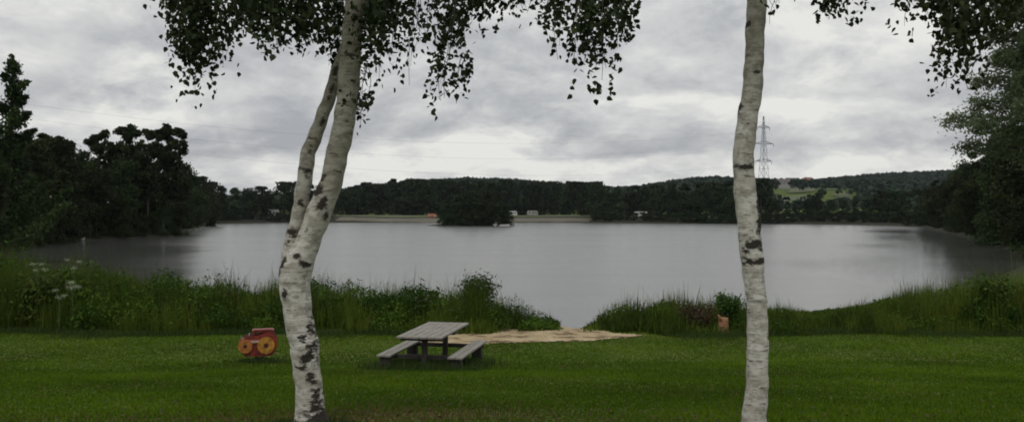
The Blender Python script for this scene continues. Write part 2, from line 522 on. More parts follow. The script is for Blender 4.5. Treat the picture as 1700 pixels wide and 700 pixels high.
def place(kind, x, y, H, label, group, name='tree', sxy=1.0, rz=None, z=None, cat='tree'):
    cm, tm, h0 = PROTO[kind]
    zz = gz(x, y) if z is None else z
    o = empty(name, (x, y, zz), rng.random() * 6.28 if rz is None else rz)
    s = H / h0; o.scale = (s * sxy, s * sxy, s)
    tag(o, label, cat, group)
    link('trunk', tm, o); link('crown', cm, o)
    return o


# far shore trees (300 - 480 m): leaf clumps under a metre
for q, (sh, rr, bs, nl) in enumerate([('round', 7.0, .05, 34), ('round', 8.2, .04, 40), ('tall', 5.0, .05, 34), ('round', 6.2, .03, 30), ('bush', 7.5, .02, 34)]):
    proto('far%d' % q, 18, rr, bs, nl, 3600, .85, sh, 100 + q, 'leaf_far', .36, .3, .3, 5, .3)
# left and right wood (60 - 210 m)
for q, (sh, rr, bs, nl, lobe) in enumerate([('round', 5.8, .06, 46, .30), ('round', 6.4, .05, 50, .30), ('tall', 4.6, .08, 46, .32), ('bush', 6.0, .02, 46, .32)]):
    proto('wood%d' % q, 17, rr, bs, nl, 13000, .40, sh, 200 + q, 'leaf_dark', lobe, .25, .28, 7, .35)
for q in range(3):
    proto('airy%d' % q, 18, 3.0, .34, 36, 8200, .34, 'tall', 300 + q, 'leaf_dark', .27, .15, .24, 10, .42)

# contour of the photo's tree tops (pixel column, pixel row)
LT = ([-60, 0, 30, 70, 100, 125, 150, 190, 230, 255, 280, 310, 322, 335, 350, 365], [225, 232, 225, 220, 226, 245, 228, 216, 210, 224, 210, 222, 266, 292, 302, 310])


def topz(px, d, tab): return -(np.interp(px, *tab) - 357) / F * d


def tree_at(kind, px, d, tab, label, group, dh=0, **kw):
    x = (px - 850) / F * d
    z = gz(x, d)
    return place(kind, x, d, topz(px, d, tab) - z + dh, label, group, **kw)


LG = 'trees of the dense dark wood on the left shore'
front = [(-48, 90), (10, 94), (52, 104), (88, 116), (122, 128), (160, 134), (200, 140), (226, 148), (242, 152), (254, 156)]
for i, (px, d) in enumerate(front):
    tree_at('wood%d' % (i % 4), px, d + 3, LT, 'dark leafy tree at the waterline of the dense wood on the left shore', LG,
            dh=-5.8 if px > 130 else -1.0, sxy=1.0 if px < 240 else .72)
for i, (px, d) in enumerate([(-80, 112), (-20, 118), (28, 124), (66, 130), (98, 140), (135, 152), (175, 160), (215, 170)]):
    tree_at('wood%d' % ((i * 3 + 1) % 3), px, d, LT, 'tall dark tree rising behind the front row of the dense left wood', LG, dh=-.3 if px < 130 else -4.8)
for i, (px, d) in enumerate([(152, 150), (176, 154), (200, 150), (222, 158), (244, 152), (264, 160), (280, 164), (294, 160)]):
    tree_at('airy%d' % (i % 3), px, d, LT, 'airy tree with sky showing through its crown above the dark left wood', 'airy trees above the left wood', dh=.2, name='poplar_tree')
for i, (px, d) in enumerate([(296, 190), (312, 215), (328, 250), (346, 285)]):
    tree_at('wood%d' % (i % 2), px, d, ([q - 26 for q in LT[0]], LT[1]), 'dark tree at the stepped down end of the left wood', 'trees at the right end of the left wood')
for i, (px, d) in enumerate([(10, 91), (52, 102), (88, 113), (122, 125), (160, 132), (200, 138), (236, 145), (268, 151), (300, 157), (28, 96), (70, 107), (106, 118), (140, 130), (178, 137), (218, 143), (254, 150), (286, 156)]):
    x = (px - 850) / F * d
    place('wood3', x, d, 4.0 + 1.1 * (i % 3), 'low bushy shrub overhanging the water below the left wood', 'shrubs at the water below the left wood', name='shrub', cat='shrub')

# ---- far shore
FT = ([320, 335, 350, 375, 400, 430, 445, 470, 495, 520, 560, 590, 610, 650, 700, 760, 850, 920, 975, 993, 1003, 1040, 1075, 1090, 1150, 1220, 1262, 1285, 1300, 1340, 1365, 1385, 1410, 1440, 1470, 1500, 1530, 1550, 1570],
      [292, 296, 304, 312, 313, 313, 304, 303, 303, 308, 312, 310, 306, 301, 300, 301, 302, 303, 304, 301, 308, 310, 310, 306, 304, 301, 300, 330, 338, 336, 318, 334, 336, 326, 316, 318, 308, 296, 290])
shore = [(330, 372), (348, 392), (368, 398), (390, 408), (412, 420), (434, 432), (474, 440), (492, 442), (512, 448), (532, 455)]
for i, (px, d) in enumerate(shore):
    tree_at('far%d' % (i % 5), px, d, FT, 'dark round tree on the far shore between the left wood and the forked birch', 'trees on the far shore left of the beach', dh=0)
px = 548
i = 0
r2 = np.random.default_rng(5)
while px < 985:
    tree_at('far%d' % (i % 4), px, 505 + r2.random() * 22, FT, 'dark tree in the long row behind the far beach', 'trees in the row behind the far beach', dh=-1 + r2.random() * 2 - (2 if i % 3 else 0))
    px += 13 + 9 * r2.random(); i += 1
px = 556
while px < 1000:
    tree_at('far%d' % (i % 4), px, 540 + r2.random() * 20, FT, 'dark tree at the back of the wood behind the far beach', 'trees at the back of the wood behind the far beach', dh=-1 + r2.random() * 2.2)
    px += 19 + 10 * r2.random(); i += 1
px = 972
while px < 1236:
    d = np.interp(px, [972, 1010, 1080, 1160, 1236], [452, 418, 410, 394, 380])
    low = px < 1085 and px > 1040
    tree_at('far%d' % (i % 5), px, d + (26 if low else 4), FT, 'dark tree on the far shore between the beach and the slim birch', 'trees on the far shore left of the slim birch',
            dh=-5 + 3.5 * r2.random())
    px += 14 + 9 * r2.random(); i += 1
px = 980
while px < 1280:
    tree_at('far%d' % (i % 4), px, 450 + 20 * r2.random(), FT, 'dark tree behind the waterside trees left of the slim birch', 'trees behind the far waterside left of the slim birch', dh=-1 + 1.5 * r2.random())
    px += 18 + 9 * r2.random(); i += 1
px = 1243
while px < 1530:
    d = np.interp(px, [1240, 1340, 1420, 1500, 1530], [384, 376, 356, 322, 280])
    tree_at('far%d' % (i % 5), px, d + 5, FT, 'dark tree on the far shore between the slim birch and the right wood', 'trees on the far shore right of the slim birch', dh=-1.0 + 2.2 * r2.random())
    px += 15 + 9 * r2.random(); i += 1
# low bushes overhanging the water along the far shore
for i, px in enumerate(list(range(336, 548, 14)) + list(range(990, 1234, 13)) + list(range(1240, 1536, 13))):
    d = np.interp(px, [336, 360, 420, 545, 990, 1010, 1080, 1160, 1236, 1340, 1420, 1500, 1536], [362, 392, 424, 434, 434, 412, 397, 384, 372, 362, 342, 302, 262])
    x = (px - 850) / F * d
    for q in range(40):
        if float(sdf(np.array([x * (d + 1) / d]), np.array([d + 1.]))[0]) > 1.0: break
        d += .8; x = (px - 850) / F * d
    place('far4', x, d + 1, 3.6 + 1.5 * r2.random(), 'low dark bush overhanging the far shoreline ' + ('left of the beach' if px < 600 else 'between the beach and the slim birch' if px < 1236 else 'right of the slim birch'),
          'bushes at the water on the far shore ' + ('left' if px < 600 else 'middle' if px < 1236 else 'right'), name='bush', cat='bush', sxy=1.5)
# island
for i, (px, d, H) in enumerate([(748, 300, 9.2), (766, 301, 11.6), (786, 299, 13.0), (806, 301, 12.3), (826, 300, 10.4), (738, 298, 7.0), (838, 300, 8.2), (757, 297, 8.6), (776, 296, 9.6), (797, 296, 9.8), (817, 297, 8.8)]):
    place('far%d' % (4 if i > 4 else i % 4), (px - 850) / F * d, d, H, 'dark rounded tree covering the small island in the lake', 'trees on the small island', sxy=1.1, z=ZW - .25)

# ---- right wood
RT = ([1510, 1552, 1582, 1602, 1624, 1664, 1724, 1790, 1880], [318, 304, 290, 276, 256, 226, 192, 170, 150])
RG = 'trees of the dark wood on the right shore'
for i, (px, d) in enumerate([(1536, 250), (1550, 218), (1568, 190), (1586, 168), (1604, 150), (1624, 132), (1646, 114), (1670, 98), (1698, 82), (1722, 70), (1530, 285)]):
    tree_at('wood%d' % (i % 4), px + 8, d + 2, RT, 'dark leafy tree at the waterline of the wood on the right shore', RG, dh=-1.5)
for i, (px, d) in enumerate([(1560, 235), (1582, 215), (1606, 190), (1634, 165), (1664, 145), (1700, 122), (1740, 104)]):
    tree_at('wood%d' % ((i + 1) % 3), px, d, RT, 'tall dark tree at the back of the wood on the right shore', RG, dh=0)
for i, (px, d) in enumerate([(1544, 218), (1562, 190), (1580, 168), (1598, 150), (1618, 132), (1640, 114), (1664, 98), (1692, 82), (1716, 70), (1640, 119), (1684, 90), (1578, 178)]):
    place('wood3', (px + 14 - 850) / F * d, d, 4.2 + 1.2 * (i % 3), 'low bushy shrub hanging over the water below the right wood', 'shrubs at the water below the right wood', name='shrub', cat='shrub')

# ---- forest on the hills: thousands of crowns in one mass
r3 = np.random.default_rng(11)
N = 52000
hx = r3.uniform(-900, 1400, N); hy = r3.uniform(560, 1750, N)
hz = groundz(hx, hy)
ppx = 850 + F * hx / hy; ppy = 357 - F * hz / hy
ok = (hz > -1.0) & (ppx > 300) & (ppx < 1750)
fieldm = (ppx > 1255) & (ppx < 1425) & (hy > 630) & (hy < 955)
ok &= ~(fieldm & (r3.random(N) < .955))
lowland = (hz < 4) & (r3.random(N) < .6); ok &= ~lowland
hx, hy, hz = hx[ok], hy[ok], hz[ok]
m = 14
cen = np.repeat(np.stack([hx, hy, hz + 5.5], 1), m, 0)
ds = r3.normal(size=cen.shape); ds /= np.linalg.norm(ds, axis=1)[:, None]; ds[:, 2] = np.abs(ds[:, 2]) * 1.25 - .3
sc = np.repeat(.6 + .7 * r3.random(len(hx)) ** 1.5, m)[:, None]
cen = cen + ds * np.array([4.2, 4.2, 5.2]) * sc
tone = np.repeat(r3.random(len(hx)), m) * .7 + .3 * r3.random(len(cen))
forest = link('forest', polymesh('forest', leaf_quads(cen, np.full(len(cen), 4.2), r3, 1.1), 4, M['leaf_hill'], tone))
tag(forest, 'dark forest covering the distant hills', 'forest', kind='stuff')

# ---- tall pointed tree at the far left, nearer than the wood
def boughs_tree(name, x, y, H, seed, mat, spread, nb, leafsize, perb, label, cat, updir=.35, base=.12, droop=.0, group=None):
    r = np.random.default_rng(seed)
    z = gz(x, y); o = empty(name, (x, y, z)); tag(o, label, cat, group)
    m = MB(); t = np.linspace(0, 1, 12)
    P = np.stack([.02 * H * np.sin(t * 4 + seed), .015 * H * np.sin(t * 3), t * H - .3], 1)
    m.tube(P, .022 * H * (1 - t * .93), 9)
    cs = []; tn = []
    for i in range(nb):
        u = base + (1 - base) * (i + .5 * r.random()) / nb
        p0 = np.array([np.interp(u, t, P[:, q]) for q in range(3)])
        ph = i * 2.4 + r.normal() * .3; L = spread * (1.02 - u) ** (1.0 if droop == 0 else .75) * (.7 + .5 * r.random()) + .25
        s = np.linspace(0, 1, 7)
        d = np.stack([math.cos(ph) * L * s, math.sin(ph) * L * s, L * (updir * s + .25 * s ** 2 - droop * s ** 2.5)], 1)
        B = p0 + d
        m.tube(B, .006 * H * (1.15 - u) * (1 - s * .8) + .008, 5)
        n = int(perb * (.35 + L / spread))
        v = r.random(n) ** .8
        q = np.stack([np.interp(v, s, B[:, a]) for a in range(3)], 1)
        w = ((.34 if droop == 0 else .30) + .07 * L) * (1.15 - (.95 if droop == 0 else .6) * v)[:, None]
        off = r.normal(size=(n, 3)) * w * np.array([.8, .8, .62])
        if droop: off[:, 2] -= r.random(n) ** 2 * droop * 1.4
        cs.append(q + off); tn.append(np.clip(.4 + .25 * r.normal() + .2 * r.normal(size=n), 0, 1))
    n = 160; q = np.stack([r.normal(size=n) * .12, r.normal(size=n) * .12, H * (.93 + .09 * r.random(n))], 1); q[:, :2] += P[-1, :2]
    cs.append(q); tn.append(np.full(n, .5))
    cen = np.concatenate(cs)
    tr = m.build('trunk', M['bark_dark'], o, True)
    link('crown', polymesh('crown', leaf_quads(cen, np.full(len(cen), leafsize), r, 2.4), 4, M[mat], np.concatenate(tn)), o)
    return o


d = 66
boughs_tree('spruce_tree', (12 - 850) / F * d, d, (357 - 72) / F * d + 3.3, 4, 'leaf_needle' if 'leaf_needle' in M else 'leaf_dark', 4.8, 28, .24, 760,
            'tall pointed tree with upswept boughs rising above the left wood', 'tree', .45, .10)
boughs_tree('spruce_tree', (-75 - 850) / F * d, d - 4, 13.5, 9, 'leaf_dark', 4.2, 30, .30, 560,
            'second pointed tree cut off by the left edge of the view', 'tree', .35, .10)
# loose willow on the right, nearer
boughs_tree('willow_tree', 28.7, 44, 18.4, 12, 'leaf_willow', 7.0, 38, .15, 1500,
            'loose grey green willow in front of the right wood, sky showing through', 'tree', .25, .38, .35)


# ------------------------------------------------------------------ birches
def trunk_path(rows, d0, d1=None, n=90, amp=.7):
    """rows: (py, cx, width) in photo pixels -> centres and radii at distance d0 (bottom) .. d1 (top)"""
    rows = sorted(rows, key=lambda q: -q[0])
    py = np.array([q[0] for q in rows], float); cx = np.array([q[1] for q in rows], float); w = np.array([q[2] for q in rows], float)
    yy = np.linspace(py[0], py[-1], n)
    X = np.interp(-yy, -py, cx); W = np.interp(-yy, -py, w)
    ker = np.array([1, 2, 3, 2, 1.]) / 9
    for a in (X, W):
        p = np.pad(a, 2, mode='edge'); p[:2] = a[0] + (a[0] - a[2:0:-1]) * 1.0; a[:] = np.convolve(p, ker, 'valid')
    X = X + amp * (.9 * np.sin(yy / 11.) + .8 * np.sin(yy / 5.3 + 1) + 1.1 * np.sin(yy / 27. + 2)); W = W * (1 + .02 * amp * np.sin(yy / 7. + .5) + .02 * amp * np.sin(yy / 17.))
    u = (py[0] - yy) / (py[0] - py[-1]); D = d0 + ((d1 or d0) - d0) * u
    P = np.stack([(X - 850) / F * D, D, -(yy - 357) / F * D], 1)
    return P, W / 2 / F * D, yy


def birch_trunk(name, stems, scars, moss, parent, origin):
    m = MB(); allatt = []
    for P, rad, yy in stems:
        def attf(v, th, yy=yy):
            s = -np.cos(th)[None] * np.ones((len(yy), 1))   # -1 left .. 1 right as seen
            front = np.sin(th)[None]
            a = np.zeros(s.shape)
            for (sy_, s0, hh, ws, amp) in scars:
                a = np.maximum(a, amp * 1.22 * np.exp(-((yy[:, None] - sy_) / (hh * 1.15)) ** 2 - ((s - s0) / ws) ** 2))
            return a
        m.tube(P, rad, 28, True, 0, .012, attf)
        allatt.append(np.clip(np.interp(-np.repeat(yy, 28), [-m_[0] for m_ in moss], [m_[1] for m_ in moss]), 0, 1))
    o = m.build(name, M['birch'], parent, True, origin, 'scar')
    a = o.data.attributes.new('moss', 'FLOAT', 'POINT')
    a.data.foreach_set('value', np.concatenate(allatt))
    return o


def sprays(specs, leaf, seed, twig_r=.004):
    """hanging twigs with leaves. spec: (px, py0, py1, d, halfwidth_px, n)"""
    r = np.random.default_rng(seed); cs = []; tw = MB(); tn = []
    for (px, y0, y1, d, hw, n) in specs:
        nt = max(4, int(hw / 3.6)); n = n * 1.45
        for j in range(nt):
            x = px + r.uniform(-1, 1) * hw; dd = d + r.normal() * .5
            ya = y0 - r.random() * 30; yb = y0 + (y1 - y0) * (.52 + .58 * r.random()) * (1 - .25 * abs(x - px) / max(hw, 1))
            s = np.linspace(0, 1, 7)
            X = x + (px - x) * .2 * s + 8 * np.sin(s * 3 + j) * (1 - .3 * s); Y = ya + (yb - ya) * s
            P = np.stack([(X - 850) / F * dd, dd + .08 * np.sin(s * 4 + j * 2), -(Y - 357) / F * dd], 1)
            tw.tube(P, twig_r * (1 - s * .6), 4, False)
            k = max(4, int(n / nt)); v = r.random(k) ** .8
            q = np.stack([np.interp(v, s, P[:, a]) for a in range(3)], 1)
            nb = r.normal(size=(max(2, k // 9), 3)) * .075
            off = nb[r.integers(0, len(nb), k)] + r.normal(size=(k, 3)) * .024
            cs.append(q + off); tn.append(np.clip(.45 + .2 * r.normal(size=k), 0, 1))
    return np.concatenate(cs), np.concatenate(tn), tw


def leaf_shape(cen, size, r):
    """birch leaf: hexagonal rhombic outline hanging down"""
    n = len(cen)
    a = r.normal(size=(n, 3)) * .75; a[:, 2] -= .8; a /= np.linalg.norm(a, axis=1)[:, None]
    b = np.cross(a, r.normal(size=(n, 3))); b /= np.linalg.norm(b, axis=1)[:, None]
    s = (size * (.7 + .6 * r.random(n)))[:, None]
    pts = [(-.5, 0), (-.28, .36), (.05, .30), (.5, 0), (.05, -.30), (-.28, -.36)]
    return np.stack([cen + a * s * p + b * s * q for p, q in pts], 1).reshape(-1, 3)


def overhead(specs_c, n, r, lo=1.75):
    """leafy volume of the crown above the view: (cx, cy, cz, rx, ry, rz)"""
    cs = []
    for c, rad in specs_c:
        k = int(n)
        nb = r.normal(size=(k // 40, 3)); nb /= np.linalg.norm(nb, axis=1)[:, None] + 1e-9
        nb = np.array(c) + nb * r.random((k // 40, 1)) ** .5 * np.array(rad)
        i = r.integers(0, len(nb), k)
        p = nb[i] + r.normal(size=(k, 3)) * np.array([.14, .14, .24])
        cs.append(p)
    p = np.concatenate(cs)
    vis = (p[:, 1] > .3) & (p[:, 2] < (357 + 12) / F * np.maximum(p[:, 1], .01)) & (np.abs(p[:, 0]) < .7 * p[:, 1])
    return p[~vis]


# --- forked birch
D0 = 7.4
main_rows = [(740, 516, 86), (712, 516, 74), (702, 516, 62), (692, 516, 52), (675, 515, 47), (650, 513, 44), (600, 509, 45), (570, 506, 47), (540, 498, 46), (500, 491, 48), (475, 489, 51),
             (450, 491, 52), (432, 497, 50), (415, 507, 44), (400, 514, 39), (375, 521, 41), (350, 530, 41), (325, 541, 38), (300, 550, 37), (250, 562, 36),
             (200, 572, 36), (150, 577, 36), (100, 582, 35), (50, 585, 32), (0, 588, 31), (-150, 596, 28), (-400, 606, 22), (-700, 612, 14), (-1000, 618, 5)]
sec_rows = [(475, 481, 26), (450, 478, 27), (425, 480, 25), (400, 486, 24), (375, 490, 22), (340, 499, 24), (300, 504, 26), (250, 514, 24), (200, 533, 22),
            (150, 549, 21), (100, 566, 19), (60, 580, 17), (0, 604, 16), (-150, 652, 13), (-400, 720, 9), (-650, 760, 4)]
o1 = at(516, 697, D0); o1[2] = gz(o1[0], o1[1])
birch = empty('birch_tree', o1)
tag(birch, 'forked white birch whose two stems part above a kinked base, left of the picnic table', 'tree', 'birches on the lawn')
s1 = trunk_path(main_rows, D0, D0, 260); s2 = trunk_path(sec_rows, D0 + .03, D0 + .5, 200, .9)
scarsL = [(600, .55, 55, .45, .50), (690, .1, 30, .9, .55), (670, .7, 40, .5, .6), (560, .95, 60, .3, .5), (500, .2, 30, 1.2, .22), (320, -.6, 40, .6, .45), (690, .9, 14, .9, .95), (672, .5, 10, .5, .75), (650, .75, 12, .4, .7), (625, .45, 12, .5, .75), (605, -.1, 6, .9, .7), (590, .35, 10, .6, .9), (575, .7, 6, .5, .8),
          (560, .2, 8, .5, .75), (548, .8, 6, .4, .8), (484, -.45, 7, .28, .95), (432, .55, 5, .5, .95), (424, -.1, 5, .35, .95), (440, -.85, 9, .3, .95), (455, -.98, 9, .25, .9),
          (381, -.1, 4, .4, .9), (338, .15, 16, .45, .85), (322, -.6, 14, .5, .85), (300, -.7, 12, .4, .7), (352, .75, 10, .3, .65), (258, .1, 3, 1.2, .62), (205, .3, 4, 1.0, .6),
          (95, 0, 3.5, 1.4, .72), (136, .5, 5, .5, .6), (60, 0, 3, 1.4, .6), (283, .4, 4, .8, .6), (176, 0, 3, 1.2, .6)]
scarsL2 = [(250, .3, 10, .7, .55), (282, 0, 4, 1.2, .8), (292, .5, 5, .7, .7), (337, .1, 5, .7, .85), (230, 0, 4, 1.2, .6), (200, .5, 12, .5, .6), (385, 0, 10, 1.2, .72), (402, -.3, 8, .6, .65), (150, .2, 20, .6, .6), (120, 0, 15, .8, .7)]
trk = birch_trunk('trunk', [s1], scarsL, [(740, 0.), (430, 0.05), (330, .35), (250, .7), (0, 1.), (-1000, 1.)], birch, o1)
trk2 = birch_trunk('stem', [s2], scarsL2, [(480, 0.2), (380, .45), (300, .55), (180, .95), (-700, 1.)], birch, o1)
rr = np.random.default_rng(21)
spL = [(300, -20, 62, 7.6, 22, 210), (312, -20, 145, 7.3, 20, 360), (335, 0, 168, 7.5, 17, 360), (350, -20, 70, 7.9, 20, 190), (372, -10, 122, 7.2, 17, 260), (395, -20, 80, 7.5, 18, 200),
       (415, -20, 62, 7.7, 22, 210), (446, -20, 78, 7.4, 18, 190), (468, -20, 108, 7.2, 18, 280), (498, -20, 122, 7.6, 17, 300), (520, -20, 84, 7.5, 17, 220), (548, -20, 102, 7.8, 17, 260),
       (562, -20, 84, 7.9, 12, 150), (612, -20, 110, 7.7, 13, 230), (628, -20, 145, 7.6, 16, 260), (654, -20, 152, 7.4, 12, 160), (640, -20, 62, 7.9, 18, 110), (684, 20, 134, 7.3, 13, 80),
       (672, -20, 55, 7.6, 20, 80), (708, -20, 70, 7.7, 18, 60), (735, -20, 96, 7.5, 20, 120), (757, -20, 128, 7.4, 18, 150), (735, 90, 172, 7.4, 13, 110), (768, 100, 150, 7.5, 13, 60),
       (790, -20, 50, 7.6, 18, 210), (815, -20, 28, 7.4, 14, 110), (868, -20, 26, 7.5, 22, 70), (603, 110, 214, 7.5, 6, 44), (600, 178, 208, 7.45, 7, 40),
       (918, -30, 40, 7.0, 16, 120), (930, -30, 100, 7.1, 17, 120), (955, -30, 92, 7.0, 16, 170), (978, -30, 140, 7.1, 18, 260), (1002, -30, 166, 7.0, 16, 300), (1022, -30, 92, 7.1, 18, 210), (1036, -30, 60, 7.2, 12, 60),
       (590, -40, 40, 8.2, 60, 260), (430, -50, 30, 8.2, 120, 420), (700, -60, 12, 7.8, 90, 170)]
cen, tn, tw = sprays(spL, .05, 3)
ov = overhead([((-3.0, 7.6, 3.6), (1.7, 1.7, 1.1)), ((-1.3, 7.6, 4.4), (2.1, 2.0, 1.3)), ((.5, 7.2, 3.5), (1.5, 1.6, 1.0)), ((-1.5, 7.3, 6.0), (1.6, 1.6, 1.4)), ((-1.3, 5.6, 3.9), (1.8, 1.3, .9))], 2600, rr)
cen = np.concatenate([cen, ov]); tn = np.concatenate([tn, np.full(len(ov), .45)])
r5 = np.random.default_rng(8)
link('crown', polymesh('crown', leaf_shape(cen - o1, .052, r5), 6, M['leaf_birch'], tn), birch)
tw2 = MB(); tw2.v = tw.v; tw2.f = tw.f; tw2.n = tw.n; tw2.mi = tw.mi; tw2.att = tw.att


def limb(mb, a, b, r0, r1, sag=.0, n=10):
    s = np.linspace(0, 1, n)[:, None]; a = np.array(a); b = np.array(b)
    P = a + (b - a) * s + np.array([0, 0, 1]) * (np.sin(s * math.pi) * sag)
    P[1:-1] += rr.normal(size=P[1:-1].shape) * .015
    mb.tube(P, r0 + (r1 - r0) * s[:, 0], 7, False)


for (ya, px, yb, d, rad, sag) in [(-60, 320, -40, 7.5, .025, .5), (-40, 400, -30, 7.3, .022, .4), (0, 470, -30, 7.4, .018, .25), (10, 520, -20, 7.6, .016, .15), (-80, 650, -30, 7.5, .02, .4), (-20, 735, -30, 7.5, .022, .4),
                                  (-120, 980, -45, 7.05, .03, .9), (-100, 800, -30, 7.5, .022, .6), (-250, 420, -120, 7.9, .03, .5), (-300, 760, -160, 6.6, .03, .5), (130, 612, 60, 7.6, .010, .05)]:
    i = int(np.argmin(abs(s1[2] - ya)))
    lm = MB(); limb(lm, s1[0][i], at(px, yb, d), rad, rad * .3, sag); lb_ = lm.build('branch', M['bark_dark'], birch, True, o1)
tw2.build('twigs', M['bark_dark'], birch, True, o1)

# --- slim birch
D1 = 7.0
slim_rows = [(745, 1249, 58), (722, 1249, 44), (700, 1250, 40), (650, 1255, 36), (600, 1258, 35), (560, 1258, 34), (520, 1257, 33), (470, 1252, 33), (445, 1250, 35), (430, 1249, 38), (400, 1246, 37), (375, 1244, 38),
             (350, 1241, 38), (325, 1237, 36), (300, 1235, 35), (280, 1234, 34), (230, 1237, 34), (195, 1242, 33), (180, 1243, 34), (150, 1249, 32), (100, 1253, 31), (50, 1255, 31), (0, 1256, 32),
             (-200, 1262, 28), (-500, 1266, 20), (-900, 1268, 6)]
s3 = trunk_path(slim_rows, D1, D1, 170)
o2 = at(1249, 724, D1); o2[2] = gz(o2[0], o2[1])
slim = empty('birch_tree', o2)
tag(slim, 'slim straight single birch with a ring of black scars, right of the sand patch', 'tree', 'birches on the lawn')
scarsR = [(352, .8, 30, .4, .62), (380, .3, 14, .8, .45), (640, .5, 80, .8, .22), (230, 0, 60, 1.2, .15), (372, .75, 14, .45, .98), (345, .85, 18, .35, .85), (388, .6, 8, .5, .8), (404, 0, 8, 1.0, .98), (432, .2, 4.5, 1.5, 1.05), (418, -.6, 6, .5, .8), (414, .7, 4, .4, .7), (182, -1, 7, .35, .95), (186, .3, 4, .3, .9),
          (206, -.1, 4, .4, .9), (123, .2, 2.5, 1, .7), (277, 0, 2.5, 1.4, .8), (44, -.9, 7, .3, .85), (611, 0, 2.5, 1.0, .75), (655, -.3, 2, .8, .6), (165, .4, 2.5, .9, .6), (140, -.3, 2, 1, .55), (90, .2, 2.2, 1, .6),
          (68, -.2, 2.2, 1, .6), (20, .3, 3, 1, .6), (560, .8, 2.5, .5, .6), (690, .5, 3, .8, .6), (60, .9, 50, .2, .5), (262, -.6, 4, .3, .6)]
birch_trunk('trunk', [s3], scarsR, [(740, 0.), (300, 0.05), (200, .3), (100, .75), (0, .85), (-1000, 1.)], slim, o2)
spR = [(1382, -30, 14, 7.0, 14, 120), (1402, -30, 24, 6.9, 14, 130), (1436, -30, 10, 7.1, 16, 30), (1517, -30, 44, 6.9, 12, 170), (1545, -30, 32, 7.0, 16, 70), (1578, -30, 92, 6.9, 14, 260), (1590, -30, 165, 7.0, 12, 330),
       (1610, -30, 128, 6.9, 14, 300), (1640, -30, 100, 7.1, 18, 190), (1668, -30, 60, 7.0, 18, 120), (1690, -30, 40, 7.2, 16, 120), (1288, -30, 40, 6.7, 3, 8)]
cen, tn, tw = sprays(spR, .05, 31)
ov = overhead([((2.2, 6.9, 4.0), (1.6, 1.6, 1.2)), ((3.6, 6.9, 3.4), (1.3, 1.5, .9)), ((2.1, 6.8, 5.6), (1.3, 1.3, 1.2)), ((2.2, 5.2, 3.6), (1.5, 1.1, .8))], 2300, rr)
cen = np.concatenate([cen, ov]); tn = np.concatenate([tn, np.full(len(ov), .45)])
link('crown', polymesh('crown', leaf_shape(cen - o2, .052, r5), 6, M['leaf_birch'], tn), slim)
for (ya, px, yb, d, rad, sag) in [(-100, 1400, -40, 7.0, .02, .3), (-90, 1560, -45, 6.95, .026, .6), (-140, 1650, -45, 7.0, .026, .7), (-200, 1150, -90, 6.9, .022, .4), (-300, 1500, -200, 6.2, .024, .4)]:
    i = int(np.argmin(abs(s3[2] - ya)))
    lm = MB(); limb(lm, s3[0][i], at(px, yb, d), rad, rad * .3, sag); lm.build('branch', M['bark_dark'], slim, True, o2)
tw.build('twigs', M['bark_dark'], slim, True, o2)

# ------------------------------------------------------------------ bank vegetation
VT = ([-60, 0, 60, 120, 180, 240, 300, 380, 450, 520, 600, 700, 760, 785, 820, 850, 880, 910, 932, 938, 968, 978, 1000, 1040, 1100, 1150, 1205, 1260, 1300, 1345, 1370, 1400, 1450, 1500, 1540, 1600, 1700, 1760],
      [430, 430, 430, 436, 446, 456, 464, 466, 471, 472, 474, 478, 476, 466, 480, 496, 510, 526, 545, 552, 552, 536, 510, 496, 494, 502, 498, 504, 508, 524, 522, 512, 500, 486, 474, 470, 466, 464])


def bank(seed, n, width, kind, mat, name, label, xr=(-26, 26)):
    r = np.random.default_rng(seed)
    x = r.uniform(*xr, n); y = 25.6 + r.random(n) ** 1.1 * 8.5
    x = x * y / 28
    pxx = 850 + F * x / y
    front = 26.1 + .35 * np.sin(x * .7) + .28 * np.sin(x * 1.9 + 1) + .2 * np.sin(x * 4.3 + 2) + np.where(pxx < 600, .15, 0) + np.where(pxx > 1250, -.35, 0)
    s = sdf(x, y)
    top = np.interp(pxx, *VT) - 4 + 8 * np.sin(x * 2.3) * np.sin(x * .9)
    ok = (y > front) & (s > -1.0) & (top < 549) & (pxx > -70) & (pxx < 1780)
    ok &= ~((pxx > 930) & (pxx < 968))
    x, y, top, pxx, s, front = [q[ok] for q in (x, y, top, pxx, s, front)]
    z0 = np.maximum(groundz(x, y), ZW - .1)
    Hm = -(top - 357) / F * y - z0
    slope = np.clip(.30 + .42 * (y - front), .3, 1)
    return r, x, y, z0, np.maximum(Hm, .15) * slope, pxx


def blades(r, x, y, z0, H, w, lean=.25, seg=3):
    n = len(x)
    ph = r.random(n) * 6.283; ln = np.abs(r.normal(size=n)) * lean * H
    dx, dy = np.cos(ph) * ln, np.sin(ph) * ln
    fa = r.random(n) * 3.14; wx, wy = np.cos(fa) * w * .5, np.sin(fa) * w * .5
    quads = []
    for i in range(seg):
        a, b = i / seg, (i + 1) / seg
        def pt(t, sg):
            k = (1 - t ** 1.6) * sg
            return np.stack([x + dx * t ** 2 + wx * k, y + dy * t ** 2 + wy * k, z0 + H * t * (1 - .12 * t * (ln / np.maximum(H, .01)))], 1)
        quads.append(np.stack([pt(a, -1), pt(a, 1), pt(b, 1), pt(b, -1)], 1))
    return np.stack(quads, 1).reshape(-1, 3), seg


rc = np.random.default_rng(77)
NCL = 420
CX = rc.uniform(-24, 26, NCL); CY = rc.uniform(25.5, 34, NCL); CH = .58 + .62 * rc.random(NCL) ** .8; CT = rc.random(NCL); CK = rc.random(NCL)


